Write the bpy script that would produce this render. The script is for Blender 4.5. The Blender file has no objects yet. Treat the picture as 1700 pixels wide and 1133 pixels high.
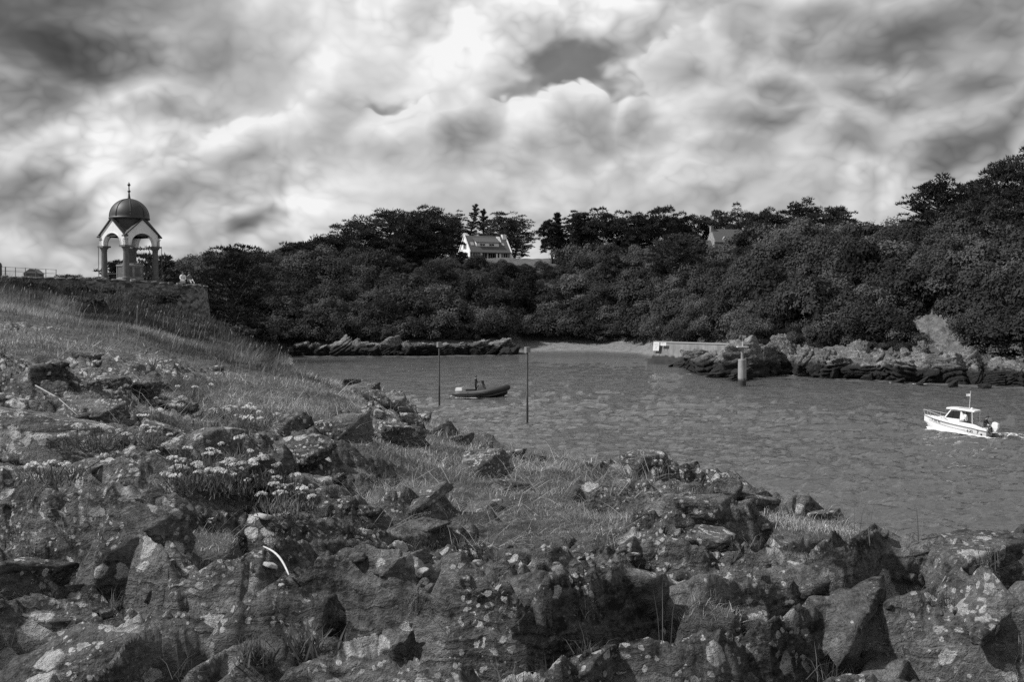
import bpy, bmesh, math, random
import numpy as np
from mathutils import Vector, Matrix, Euler

scene = bpy.context.scene
COL = scene.collection
RAD = math.radians

# ------------------------------------------------------------------ camera
W0, H0, FPX = 1700.0, 1133.0, 1653.0          # photograph size, focal length in its pixels (35 mm lens)
EYE = Vector((0.0, 0.0, 8.7))                 # eye height above the water
HORIZON = 507.0
PITCH = math.atan((H0 / 2 - HORIZON) / FPX)
cam = bpy.data.cameras.new('camera'); cam.lens = 35.0; cam.sensor_width = 36.0
cam.clip_start = 0.05; cam.clip_end = 20000.0
cam_ob = bpy.data.objects.new('camera', cam); COL.objects.link(cam_ob)
cam_ob.location = EYE; cam_ob.rotation_euler = (math.pi / 2 - PITCH, 0, 0)
scene.camera = cam_ob

# ------------------------------------------------------------------ colour management (a black and white photograph)
scene.view_settings.view_transform = 'Standard'
scene.view_settings.look = 'None'
scene.view_settings.exposure = 0.0
scene.view_settings.gamma = 1.0
scene.view_settings.use_curve_mapping = False
scene.cycles.max_bounces = 6
scene.cycles.diffuse_bounces = 3
scene.cycles.glossy_bounces = 3
scene.cycles.transmission_bounces = 4
scene.cycles.transparent_max_bounces = 6
scene.cycles.caustics_reflective = False
scene.cycles.caustics_refractive = False
scene.cycles.use_denoising = False                               # the slight grain left is that of the photograph
scene.cycles.sample_clamp_direct = 4.0
scene.cycles.sample_clamp_indirect = 3.0

# ------------------------------------------------------------------ sun
SUN_AZ, SUN_EL = RAD(-97), RAD(47)            # azimuth from +Y (view axis), negative = to the left
sd = Vector((math.sin(SUN_AZ) * math.cos(SUN_EL), math.cos(SUN_AZ) * math.cos(SUN_EL), math.sin(SUN_EL)))
sun = bpy.data.lights.new('sun', 'SUN'); sun.energy = 5.0; sun.angle = RAD(2.5); sun.color = (1, 0.995, 0.99)
sun_ob = bpy.data.objects.new('sun', sun); COL.objects.link(sun_ob)
sun_ob.rotation_euler = sd.to_track_quat('Z', 'Y').to_euler(); sun_ob.location = (-60, 0, 80)

# ------------------------------------------------------------------ world: NISHITA sky behind procedural broken cumulus
class NT:
    """small helper to write node trees"""
    def __init__(self, tree): self.t = tree
    def n(self, typ, **kw):
        o = self.t.nodes.new(typ)
        for k, v in kw.items(): setattr(o, k, v)
        return o
    def link(self, a, b): self.t.links.new(a, b)
    def put(self, sock, v):
        if v is None: return
        if isinstance(v, bpy.types.NodeSocket): self.t.links.new(v, sock)
        else: sock.default_value = v
    def math(self, op, a, b=None, c=None, clamp=False):
        m = self.n('ShaderNodeMath', operation=op, use_clamp=clamp)
        self.put(m.inputs[0], a); self.put(m.inputs[1], b); self.put(m.inputs[2], c)
        return m.outputs[0]
    def vmath(self, op, a, b=None, s=None):
        m = self.n('ShaderNodeVectorMath', operation=op)
        self.put(m.inputs[0], a); self.put(m.inputs[1], b)
        if s is not None: self.put(m.inputs['Scale'], s)
        return m.outputs['Value'] if op in ('DISTANCE', 'LENGTH', 'DOT_PRODUCT') else m.outputs[0]
    def xyz(self, x, y, z):
        m = self.n('ShaderNodeCombineXYZ'); self.put(m.inputs[0], x); self.put(m.inputs[1], y); self.put(m.inputs[2], z)
        return m.outputs[0]
    def sep(self, v):
        m = self.n('ShaderNodeSeparateXYZ'); self.put(m.inputs[0], v); return m.outputs
    def noise(self, vec, scale, detail=4.0, rough=0.55, dist=0.0, lac=2.0, col=False):
        m = self.n('ShaderNodeTexNoise'); self.put(m.inputs['Vector'], vec); self.put(m.inputs['Scale'], scale)
        m.inputs['Detail'].default_value = detail; m.inputs['Roughness'].default_value = rough
        m.inputs['Lacunarity'].default_value = lac; m.inputs['Distortion'].default_value = dist
        return m.outputs['Color'] if col else m.outputs['Fac']
    def voro(self, vec, scale, feature='F1', detail=0.0, rough=0.5, rand=1.0, smooth=None):
        m = self.n('ShaderNodeTexVoronoi', feature=feature); self.put(m.inputs['Vector'], vec); self.put(m.inputs['Scale'], scale)
        m.inputs['Detail'].default_value = detail; m.inputs['Roughness'].default_value = rough
        m.inputs['Randomness'].default_value = rand
        if smooth is not None and 'Smoothness' in m.inputs: m.inputs['Smoothness'].default_value = smooth
        return m
    def map(self, v, a, b, c=0.0, d=1.0, mode='SMOOTHSTEP'):
        m = self.n('ShaderNodeMapRange', interpolation_type=mode); m.clamp = True
        self.put(m.inputs[0], v); self.put(m.inputs[1], a); self.put(m.inputs[2], b); self.put(m.inputs[3], c); self.put(m.inputs[4], d)
        return m.outputs[0]
    def mix(self, f, a, b):
        m = self.n('ShaderNodeMix', data_type='FLOAT'); self.put(m.inputs[0], f); self.put(m.inputs[2], a); self.put(m.inputs[3], b)
        return m.outputs[0]
    def grey(self, v): return self.xyz(v, v, v)

world = bpy.data.worlds.new('World'); scene.world = world; world.use_nodes = True
wt = world.node_tree; wt.nodes.clear(); w = NT(wt)
SKY_STRENGTH = 0.1
sky = w.n('ShaderNodeTexSky', sky_type='NISHITA'); sky.sun_disc = False
sky.sun_elevation = SUN_EL; sky.sun_rotation = SUN_AZ; sky.air_density = 1.0; sky.dust_density = 0.6
bw = w.n('ShaderNodeRGBToBW'); w.link(sky.outputs[0], bw.inputs[0])
tc = w.n('ShaderNodeTexCoord')
dirn = w.vmath('NORMALIZE', tc.outputs['Generated'])
dx, dy, dz = w.sep(dirn)
az = w.math('ARCTAN2', dx, dy)
el = w.math('ARCSINE', dz)
v0 = w.vmath('MULTIPLY', dirn, (1.0, 1.0, 1.45))
warp = w.vmath('SUBTRACT', w.noise(v0, 6.0, 4, 0.6, col=True), (0.5, 0.5, 0.5))
def madd(v, k, base):
    o = w.vmath('MULTIPLY_ADD', v, k); w.link(base, o.node.inputs[2]); return o
v1 = madd(warp, (0.035, 0.035, 0.035), v0)
ANI = 1.7                                                           # cloud masses are wider than high
azel = w.xyz(az, w.math('MULTIPLY', el, ANI), 0.0)
azel_w = madd(warp, (0.13, 0.16, 0.0), azel)
azel_c = madd(warp, (0.05, 0.06, 0.0), w.xyz(az, w.math('MULTIPLY', el, 1.25), 0.0))
# broad masses of the cloud field: (px, py, half width px, brightness, cover)
MASSES = [
    (10, 60, 200, -0.40, 0.1), (260, 70, 220, -0.24, 0.1), (70, 335, 120, -0.24, 0.0), (330, 335, 90, -0.12, 0.0), (100, 400, 150, -0.12, 0.0),
    (620, 60, 330, 0.30, 0.3), (970, 125, 70, 0.0, -0.25), (1390, 8, 90, 0.0, -0.3), (1590, 245, 190, 0.10, 0.3),
    (780, 220, 120, 0.10, 0.7), (1066, 215, 64, 0.26, 0.9), (1170, 100, 120, 0.18, 0.7), (945, 205, 80, 0.08, 0.6),
    (520, 345, 190, 0.26, 0.2), (230, 230, 200, 0.14, 0.2), (500, 230, 120, 0.14, 0.2),
    (446, 372, 46, -0.55, 0.1), (1500, 110, 380, -0.06, 0.5), (1640, 310, 260, -0.10, 0.1), (1150, 240, 60, -0.14, 0.3), (900, 320, 260, -0.02, 0.3), (1320, 250, 90, 0.10, 0.2),
]
bri_sum, cov_sum = None, None
for (px, py, hw, br, cv) in MASSES:
    a0 = math.atan((px - 850) / FPX); e0 = math.atan((HORIZON - py) / FPX * math.cos(a0))
    g = w.map(w.vmath('DISTANCE', azel_w, (a0, e0 * ANI, 0)), 0.0, hw * 1.35 / FPX, 1.0, 0.0)
    if br: bri_sum = w.math('MULTIPLY_ADD', g, br, 0.0 if bri_sum is None else bri_sum)
    if cv: cov_sum = w.math('MULTIPLY_ADD', g, cv, 0.0 if cov_sum is None else cov_sum)
# the long rift of open air running up to the right between the cloud decks: (from, to, half width px, brightness, cover)
for (xa, ya, xb, yb, hw, br, cv) in ((840, 160, 1150, 60, 44, -0.12, -0.66), (520, 195, 900, 150, 26, -0.16, -0.42)):
    aa = math.atan((xa - 850) / FPX), math.atan((HORIZON - ya) / FPX) * ANI; ab = math.atan((xb - 850) / FPX), math.atan((HORIZON - yb) / FPX) * ANI
    L_ = math.hypot(ab[0] - aa[0], ab[1] - aa[1]); tx, ty = (ab[0] - aa[0]) / L_, (ab[1] - aa[1]) / L_
    q = w.vmath('SUBTRACT', azel_w, ((aa[0] + ab[0]) / 2, (aa[1] + ab[1]) / 2, 0)); hwr = hw * ANI / FPX
    dd = w.vmath('LENGTH', w.xyz(w.vmath('DOT_PRODUCT', q, (tx / (L_ * 0.6), ty / (L_ * 0.6), 0)), w.vmath('DOT_PRODUCT', q, (-ty / hwr, tx / hwr, 0)), 0.0))
    g = w.map(dd, 0.1, 1.25, 1.0, 0.0)
    bri_sum = w.math('MULTIPLY_ADD', g, br, bri_sum); cov_sum = w.math('MULTIPLY_ADD', g, cv, cov_sum)
def billow(v, octs):
    """rounded cauliflower lumps: summed |noise| octaves"""
    s = None
    for sc, am in octs:
        t = w.math('ABSOLUTE', w.math('SUBTRACT', w.noise(v, sc, 0.0, 0.5), 0.5))
        s = w.math('MULTIPLY', t, am) if s is None else w.math('MULTIPLY_ADD', t, am, s)
    return s
OCT = [(7.0, 1.7), (15.0, 1.1), (32.0, 0.62), (68.0, 0.36)]
b0 = billow(v1, OCT); b1 = billow(w.vmath('ADD', v1, (-0.010, 0.0, 0.026)), OCT[:2])
soft = w.noise(v1, 4.6, 4, 0.5)
dens = w.math('ADD', w.math('MULTIPLY', b0, 0.45), soft)
cover = w.math('MULTIPLY_ADD', w.map(w.math('ADD', dens, cov_sum), 0.16, 0.78), 0.88, w.math('MULTIPLY', soft, 0.14))
puffy = w.math('ADD', w.map(w.noise(v0, 3.1, 2, 0.5), 0.40, 0.60, 0.3, 1.0), w.map(cov_sum, 0.15, 0.7, 0.0, 0.75))             # some of the deck is smooth stratus, some heaped
lum = w.math('MULTIPLY', w.math('MULTIPLY', w.math('SUBTRACT', b0, b1), puffy), 0.70)
lum = w.math('MULTIPLY_ADD', w.math('SUBTRACT', soft, 0.5), 0.80, lum)
lum = w.math('ADD', w.math('ADD', lum, 0.56), bri_sum)
lum = w.map(lum, -0.10, 0.93, 0.14, 0.98, 'LINEAR')
lum = w.math('POWER', lum, 2.0)
# nearer heaped clouds with their own crisp cauliflower edge: bright rim, greyer body (px, py, radius px)
HEAPS = [(775, 235, 120), (860, 260, 90), (950, 215, 80), (1068, 225, 66), (1000, 275, 110), (1150, 120, 84), (1230, 80, 90), (1330, 80, 130), (1480, 130, 200), (1270, 190, 150), (1640, 190, 230), (1660, 40, 150),
         (570, 250, 110), (450, 265, 90), (660, 265, 80), (300, 320, 70)]
cum = None
for (px, py, hw) in HEAPS:
    a0 = math.atan((px - 850) / FPX); e0 = math.atan((HORIZON - py) / FPX * math.cos(a0))
    d_ = w.math('MULTIPLY', w.vmath('DISTANCE', azel_c, (a0, e0 * 1.25, 0)), FPX / hw)
    cum = d_ if cum is None else w.math('SMOOTH_MIN', cum, d_, 0.35)
edge = w.math('SUBTRACT', w.math('MULTIPLY_ADD', b0, 0.62, 0.86), cum)                  # > 0 inside a heap
hmask = w.math('MULTIPLY', w.map(edge, 0.0, 0.16), w.map(w.sep(azel_c)[1], math.atan(165 / FPX) * 1.25, math.atan(290 / FPX) * 1.25, 0.0, 0.9))   # bases melt into the deck below
hl = w.math('MULTIPLY_ADD', w.map(edge, 0.05, 0.95, 0.0, 1.0), -0.30, 0.88)
hl = w.math('MULTIPLY_ADD', w.math('SUBTRACT', b0, b1), 0.62, hl)
hl = w.math('MULTIPLY_ADD', w.math('SUBTRACT', soft, 0.5), 0.18, hl)
hl = w.math('MULTIPLY_ADD', w.map(az, 0.10, 0.45, 0.0, 1.0, 'LINEAR'), -0.17, hl)                 # the bank on the right is thicker
hl = w.math('POWER', w.map(hl, 0.0, 1.0, 0.05, 0.97, 'LINEAR'), 1.9)
lum = w.mix(hmask, lum, hl); cover = w.math('MAXIMUM', cover, hmask)
gap = w.math('MULTIPLY', bw.outputs[0], 0.50)                      # blue air as a red-filtered black and white picture shows it
fin = w.mix(cover, gap, w.math('MULTIPLY', lum, 1.0 / SKY_STRENGTH))
bg = w.n('ShaderNodeBackground'); w.link(w.grey(fin), bg.inputs[0]); bg.inputs[1].default_value = SKY_STRENGTH
wo = w.n('ShaderNodeOutputWorld'); w.link(bg.outputs[0], wo.inputs[0])
world.cycles.sampling_method = 'MANUAL'; world.cycles.sample_map_resolution = 512

# ------------------------------------------------------------------ helpers
rng = np.random.default_rng(7)
random.seed(7)
CP, SP = math.cos(PITCH), math.sin(PITCH)

def P(px, py, depth):
    """world point seen at a pixel of the photograph, 'depth' metres in front of the camera (world y)"""
    u = (px - W0 / 2) / FPX; v = (H0 / 2 - py) / FPX
    dy = CP + v * SP; dz = -SP + v * CP
    t = depth / dy
    return Vector((u * t, depth, EYE.z + dz * t))
def zrow(py, depth):
    v = (H0 / 2 - np.asarray(py, float)) / FPX
    return EYE.z + (-SP + v * CP) / (CP + v * SP) * np.asarray(depth, float)
def ucol(px): return (np.asarray(px, float) - W0 / 2) / FPX      # x/y of a pixel column (pitch is tiny)
def water_depth(py): return EYE.z * FPX / (py - HORIZON)

def _hash(ix, iy, iz=0, k=0):
    h = (ix * 374761393 + iy * 668265263 + iz * 2147483647 * 3 + k * 1274126177) & 0xFFFFFFFF
    h = ((h ^ (h >> 13)) * 1274126177) & 0xFFFFFFFF
    h = ((h ^ (h >> 16)) * 2246822519) & 0xFFFFFFFF
    return ((h ^ (h >> 15)) & 0xFFFFFF) / float(0xFFFFFF)
def vnoise2(x, y, k=0):
    ix = np.floor(x).astype(np.int64); iy = np.floor(y).astype(np.int64)
    fx = x - ix; fy = y - iy
    fx = fx * fx * fx * (fx * (fx * 6 - 15) + 10); fy = fy * fy * fy * (fy * (fy * 6 - 15) + 10)
    a = _hash(ix, iy, 0, k); b = _hash(ix + 1, iy, 0, k); c = _hash(ix, iy + 1, 0, k); d = _hash(ix + 1, iy + 1, 0, k)
    return (a + (b - a) * fx) * (1 - fy) + (c + (d - c) * fx) * fy - 0.5
def fbm2(x, y, oct=4, k=0, gain=0.5):
    s = 0; a = 1.0
    for o in range(oct):
        s = s + a * vnoise2(x + o * 17.3, y - o * 9.1, k + o); x = x * 2.03; y = y * 2.03; a *= gain
    return s
def vnoise3(x, y, z, k=0):
    ix = np.floor(x).astype(np.int64); iy = np.floor(y).astype(np.int64); iz = np.floor(z).astype(np.int64)
    fx = x - ix; fy = y - iy; fz = z - iz
    fx = fx * fx * (3 - 2 * fx); fy = fy * fy * (3 - 2 * fy); fz = fz * fz * (3 - 2 * fz)
    r = 0
    for dx in (0, 1):
        for dy in (0, 1):
            for dz in (0, 1):
                r = r + _hash(ix + dx, iy + dy, iz + dz, k) * (fx if dx else 1 - fx) * (fy if dy else 1 - fy) * (fz if dz else 1 - fz)
    return r - 0.5
def fbm3(p, f, oct=4, k=0, gain=0.5):
    s = 0; a = 1.0
    for o in range(oct):
        s = s + a * vnoise3(p[:, 0] * f + 11.7 * o, p[:, 1] * f - 3.1 * o, p[:, 2] * f + 5.3 * o, k + o); f *= 2.05; a *= gain
    return s
def sstep(a, b, x):
    t = np.clip((x - a) / (b - a), 0, 1); return t * t * (3 - 2 * t)
def voro_plane(x, y, k, tilt, off, tiltbias=(0, 0)):
    """fractured rock: every Voronoi cell is its own tilted plane; returns height and distance to the joint"""
    ix = np.floor(x).astype(np.int64); iy = np.floor(y).astype(np.int64)
    d1 = np.full(x.shape, 1e9); d2 = d1.copy(); h = np.zeros(x.shape)
    for ox in (-1, 0, 1):
        for oy in (-1, 0, 1):
            cx = ix + ox; cy = iy + oy
            qx = cx + 0.1 + 0.8 * _hash(cx, cy, 1, k); qy = cy + 0.1 + 0.8 * _hash(cx, cy, 2, k)
            ddx = x - qx; ddy = y - qy; d = ddx * ddx + ddy * ddy
            hh = off * (_hash(cx, cy, 3, k) - 0.5) + ddx * (tiltbias[0] + tilt * (_hash(cx, cy, 4, k) - 0.5) * 2) \
                + ddy * (tiltbias[1] + tilt * (_hash(cx, cy, 5, k) - 0.5) * 2)
            near = d < d1
            d2 = np.where(near, d1, np.minimum(d2, d))
            h = np.where(near, hh, h); d1 = np.where(near, d, d1)
    return h, np.sqrt(d2) - np.sqrt(d1)

def mesh_np(name, verts, faces, mat=None, smooth=False, uv=None):
    """verts (n,3), faces (m,3) or (m,4) arrays -> mesh"""
    me = bpy.data.meshes.new(name)
    verts = np.ascontiguousarray(verts, dtype=np.float32); faces = np.ascontiguousarray(faces, dtype=np.int32)
    k = faces.shape[1]
    me.vertices.add(len(verts)); me.vertices.foreach_set('co', verts.ravel())
    me.loops.add(faces.size); me.loops.foreach_set('vertex_index', faces.ravel())
    me.polygons.add(len(faces)); me.polygons.foreach_set('loop_start', np.arange(0, faces.size, k, dtype=np.int32))
    me.polygons.foreach_set('loop_total', np.full(len(faces), k, dtype=np.int32))
    if smooth: me.polygons.foreach_set('use_smooth', np.ones(len(faces), dtype=bool))
    me.update(calc_edges=True); me.validate()
    if mat: me.materials.append(mat)
    return me
def fattr(me, name, vals):
    a = me.attributes.new(name, 'FLOAT', 'POINT'); a.data.foreach_set('value', np.ascontiguousarray(vals, dtype=np.float32))
def ob(name, me, parent=None, loc=None, rot=None, scl=None):
    o = bpy.data.objects.new(name, me); COL.objects.link(o)
    if parent is not None: o.parent = parent
    if loc is not None: o.location = loc
    if rot is not None: o.rotation_euler = rot
    if scl is not None: o.scale = scl
    return o
def tag(o, label=None, cat=None, group=None, kind=None):
    if label: o['label'] = label
    if cat: o['category'] = cat
    if group: o['group'] = group
    if kind: o['kind'] = kind
    return o
def thing(name, loc, label, cat, group=None, rz=0.0):
    return tag(ob(name, None, None, loc, (0, 0, rz)), label, cat, group)

class MB:
    """collects simple solids into ONE mesh"""
    def __init__(self): self.v = []; self.f = []
    def add(self, vs, fs):
        n = len(self.v); self.v += [tuple(p) for p in vs]; self.f += [tuple(i + n for i in f) for f in fs]; return self
    def box(self, lo, hi, M=None):
        x0, y0, z0 = lo; x1, y1, z1 = hi
        vs = [Vector(p) for p in ((x0,y0,z0),(x1,y0,z0),(x1,y1,z0),(x0,y1,z0),(x0,y0,z1),(x1,y0,z1),(x1,y1,z1),(x0,y1,z1))]
        if M is not None: vs = [M @ p for p in vs]
        return self.add(vs, [(0,3,2,1),(4,5,6,7),(0,1,5,4),(1,2,6,5),(2,3,7,6),(3,0,4,7)])
    def prism(self, poly, d, M=None):
        """polygon (list of 3-D points) extruded by vector d"""
        n = len(poly); a = [Vector(p) for p in poly]; b = [p + Vector(d) for p in a]
        vs = a + b
        if M is not None: vs = [M @ p for p in vs]
        return self.add(vs, [tuple(range(n))[::-1], tuple(range(n, 2 * n))] + [(i, (i + 1) % n, n + (i + 1) % n, n + i) for i in range(n)])
    def lathe(self, prof, n=16, c=(0, 0), M=None, ang0=0.0):
        """profile [(r,z)...] about a vertical axis"""
        vs = []; fs = []
        for r, z in prof:
            for i in range(n):
                a = ang0 + 2 * math.pi * i / n; vs.append(Vector((c[0] + r * math.cos(a), c[1] + r * math.sin(a), z)))
        for j in range(len(prof) - 1):
            for i in range(n):
                fs.append((j * n + i, j * n + (i + 1) % n, (j + 1) * n + (i + 1) % n, (j + 1) * n + i))
        fs.append(tuple(range(n))[::-1]); m = (len(prof) - 1) * n; fs.append(tuple(range(m, m + n)))
        if M is not None: vs = [M @ p for p in vs]
        return self.add(vs, fs)
    def tube(self, pts, rad, n=6):
        """tube along points, rad a number or one per point"""
        pts = [Vector(p) for p in pts]; k = len(pts)
        if not hasattr(rad, '__len__'): rad = [rad] * k
        vs = []; fs = []; up = Vector((0.13, 0.21, 1)).normalized()
        for i, p in enumerate(pts):
            t = (pts[min(i + 1, k - 1)] - pts[max(i - 1, 0)]).normalized()
            a = t.cross(up)
            if a.length < 1e-3: a = t.cross(Vector((1, 0, 0)))
            a.normalize(); b = t.cross(a)
            for j in range(n):
                q = 2 * math.pi * j / n; vs.append(p + (a * math.cos(q) + b * math.sin(q)) * rad[i])
        for i in range(k - 1):
            for j in range(n): fs.append((i * n + j, i * n + (j + 1) % n, (i + 1) * n + (j + 1) % n, (i + 1) * n + j))
        fs.append(tuple(range(n))[::-1]); fs.append(tuple(range((k - 1) * n, k * n)))
        return self.add(vs, fs)
    def loft(self, rings, close=True, cap=True):
        n = len(rings[0]); vs = [p for r in rings for p in r]; fs = []
        for i in range(len(rings) - 1):
            for j in range(n if close else n - 1):
                fs.append((i * n + j, i * n + (j + 1) % n, (i + 1) * n + (j + 1) % n, (i + 1) * n + j))
        if cap: fs.append(tuple(range(n))[::-1]); fs.append(tuple(range((len(rings) - 1) * n, len(rings) * n)))
        return self.add(vs, fs)
    def mesh(self, name, mat, smooth=False):
        me = bpy.data.meshes.new(name); me.from_pydata(self.v, [], self.f); me.update()
        bm = bmesh.new(); bm.from_mesh(me); bmesh.ops.recalc_face_normals(bm, faces=bm.faces[:]); bm.to_mesh(me); bm.free()
        if mat: me.materials.append(mat)
        if smooth:
            me.polygons.foreach_set('use_smooth', np.ones(len(me.polygons), dtype=bool))
        return me
    def build(self, name, mat, parent=None, smooth=False, loc=None, rot=None):
        o = ob(name, self.mesh(name, mat, smooth), parent, loc, rot); return o

# ------------------------------------------------------------------ materials (greys: the photograph is black and white)
def new_mat(name):
    m = bpy.data.materials.new(name); m.use_nodes = True; t = m.node_tree; t.nodes.clear(); n = NT(t)
    b = n.n('ShaderNodeBsdfPrincipled'); o = n.n('ShaderNodeOutputMaterial'); n.link(b.outputs[0], o.inputs[0])
    return m, n, b
def setc(n, b, v): 
    if isinstance(v, (int, float)): b.inputs['Base Color'].default_value = (v, v, v, 1)
    else: n.link(n.grey(v), b.inputs['Base Color'])
def bump(n, b, h, dist, strength=1.0):
    k = n.n('ShaderNodeBump'); n.put(k.inputs['Height'], h); k.inputs['Distance'].default_value = dist; k.inputs['Strength'].default_value = strength
    n.link(k.outputs[0], b.inputs['Normal']); return k
def plain(name, v, rough=0.6, var=0.12, scale=6.0, metallic=0.0, bumpd=0.0, spec=0.5):
    """painted or bare surface with slight uneven wear"""
    m, n, b = new_mat(name)
    tcn = n.n('ShaderNodeTexCoord')
    nz = n.noise(tcn.outputs['Object'], scale, 5, 0.6)
    setc(n, b, n.math('MULTIPLY', n.map(nz, 0.3, 0.7, 1 - var, 1 + var, 'LINEAR'), v))
    b.inputs['Roughness'].default_value = rough; b.inputs['Metallic'].default_value = metallic; b.inputs['Specular IOR Level'].default_value = spec
    if bumpd: bump(n, b, n.noise(tcn.outputs['Object'], scale * 5, 4, 0.6), bumpd)
    return m
def geo_pos(n): return n.n('ShaderNodeNewGeometry').outputs['Position']

def rock_material(name, s=1.0, dark=0.035, light=0.15, lichen=0.45, lichen_amt=1.0, tide=None, strata_rot=(0.35, -0.5, 0.2)):
    m, n, b = new_mat(name)
    p = geo_pos(n)
    if s != 1.0: p = n.vmath('SCALE', p, s=s)
    wp = n.vmath('SCALE', n.vmath('SUBTRACT', n.noise(p, 9.0, 4, 0.6, col=True), (0.5, 0.5, 0.5)), s=0.10)
    pw = n.vmath('ADD', p, wp)
    n1 = n.noise(p, 2.2, 7, 0.62)
    n2 = n.noise(p, 30.0, 7, 0.72)
    mp = n.n('ShaderNodeMapping'); n.link(pw, mp.inputs[0]); mp.inputs['Rotation'].default_value = strata_rot; mp.inputs['Scale'].default_value = (1.4, 1.4, 17)
    st = n.noise(mp.outputs[0], 2.2, 5, 0.6)
    base = n.math('ADD', n.math('MULTIPLY', n1, 0.45), n.math('ADD', n.math('MULTIPLY', n2, 0.40), n.math('MULTIPLY', st, 0.3)))
    col = n.map(base, 0.48, 0.72, dark, light, 'LINEAR')
    # crustose lichen: lobed pale blotches of several sizes
    lm = None
    for (sc, rmin, rmax, lo, hi, seed) in ((6.0, -0.80, 0.62, 0.47, 0.55, 3.1), (13.0, -0.50, 0.60, 0.43, 0.53, 9.7), (40.0, -0.25, 0.58, 0.44, 0.56, 5.5)):
        ps = n.vmath('ADD', pw, (seed, seed * 2, seed * 3))
        vo = n.voro(ps, sc)
        rr = n.map(n.sep(vo.outputs['Color'])[0], 0.0, 1.0, rmin, rmax, 'LINEAR')
        reg = n.map(n.noise(ps, 1.6 if sc < 30 else 3.0, 3, 0.5), lo, hi)
        mk = n.math('MULTIPLY', n.map(n.math('SUBTRACT', rr, vo.outputs['Distance']), 0.0, 0.06), reg)
        lm = mk if lm is None else n.math('MAXIMUM', lm, mk)
    lm = n.math('MULTIPLY', lm, n.map(n2, 0.30, 0.50, 0.5, 1.0, 'LINEAR'))
    crust = n.math('MULTIPLY', n.map(n.noise(p, 75.0, 3, 0.7), 0.56, 0.68), n.map(n.noise(p, 5.0, 3, 0.6), 0.40, 0.62, 0.03, 0.42))
    lm = n.math('MAXIMUM', n.math('MULTIPLY', lm, lichen_amt), crust)
    lcol = n.map(n2, 0.3, 0.7, lichen * 0.6, lichen * 1.15, 'LINEAR')
    col = n.mix(lm, col, lcol)
    if tide is not None:
        zz = n.sep(geo_pos(n))[2]
        zn = n.math('ADD', zz, n.math('MULTIPLY', n.math('SUBTRACT', n1, 0.5), 2.2))
        col = n.mix(n.map(zn, tide - 0.35, tide + 0.3), n.math('MULTIPLY', n2, 0.045), col)
    setc(n, b, col)
    b.inputs['Roughness'].default_value = 0.82; b.inputs['Specular IOR Level'].default_value = 0.35
    vc = n.voro(pw, 11.0, 'DISTANCE_TO_EDGE')
    crack = n.map(vc.outputs['Distance'], 0.0, 0.06, 0.0, 1.0)
    hgt = n.math('ADD', n.math('MULTIPLY', n2, 0.8), n.math('ADD', n.math('MULTIPLY', st, 0.9), n.math('MULTIPLY', crack, 0.07)))
    bump(n, b, hgt, 0.08 / s, 1.0)
    return m

def leaf_material(name, v, var=0.5, transl=0.25, attr=None, posscale=0.5):
    m = bpy.data.materials.new(name); m.use_nodes = True; t = m.node_tree; t.nodes.clear(); n = NT(t)
    oi = n.n('ShaderNodeObjectInfo').outputs['Random']
    f = n.map(oi, 0, 1, 1 - var, 1 + var, 'LINEAR')
    nz = n.map(n.noise(geo_pos(n), posscale, 3, 0.6), 0.3, 0.7, 0.65, 1.4, 'LINEAR')
    c = n.math('MULTIPLY', n.math('MULTIPLY', f, nz), v)
    if attr:
        a = n.n('ShaderNodeAttribute', attribute_name=attr); c = n.math('MULTIPLY', c, a.outputs['Fac'])
    d = n.n('ShaderNodeBsdfDiffuse'); n.link(n.grey(c), d.inputs[0])
    tr = n.n('ShaderNodeBsdfTranslucent'); n.link(n.grey(c), tr.inputs[0])
    mx = n.n('ShaderNodeMixShader'); mx.inputs[0].default_value = transl; n.link(d.outputs[0], mx.inputs[1]); n.link(tr.outputs[0], mx.inputs[2])
    o = n.n('ShaderNodeOutputMaterial'); n.link(mx.outputs[0], o.inputs[0])
    return m

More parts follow.
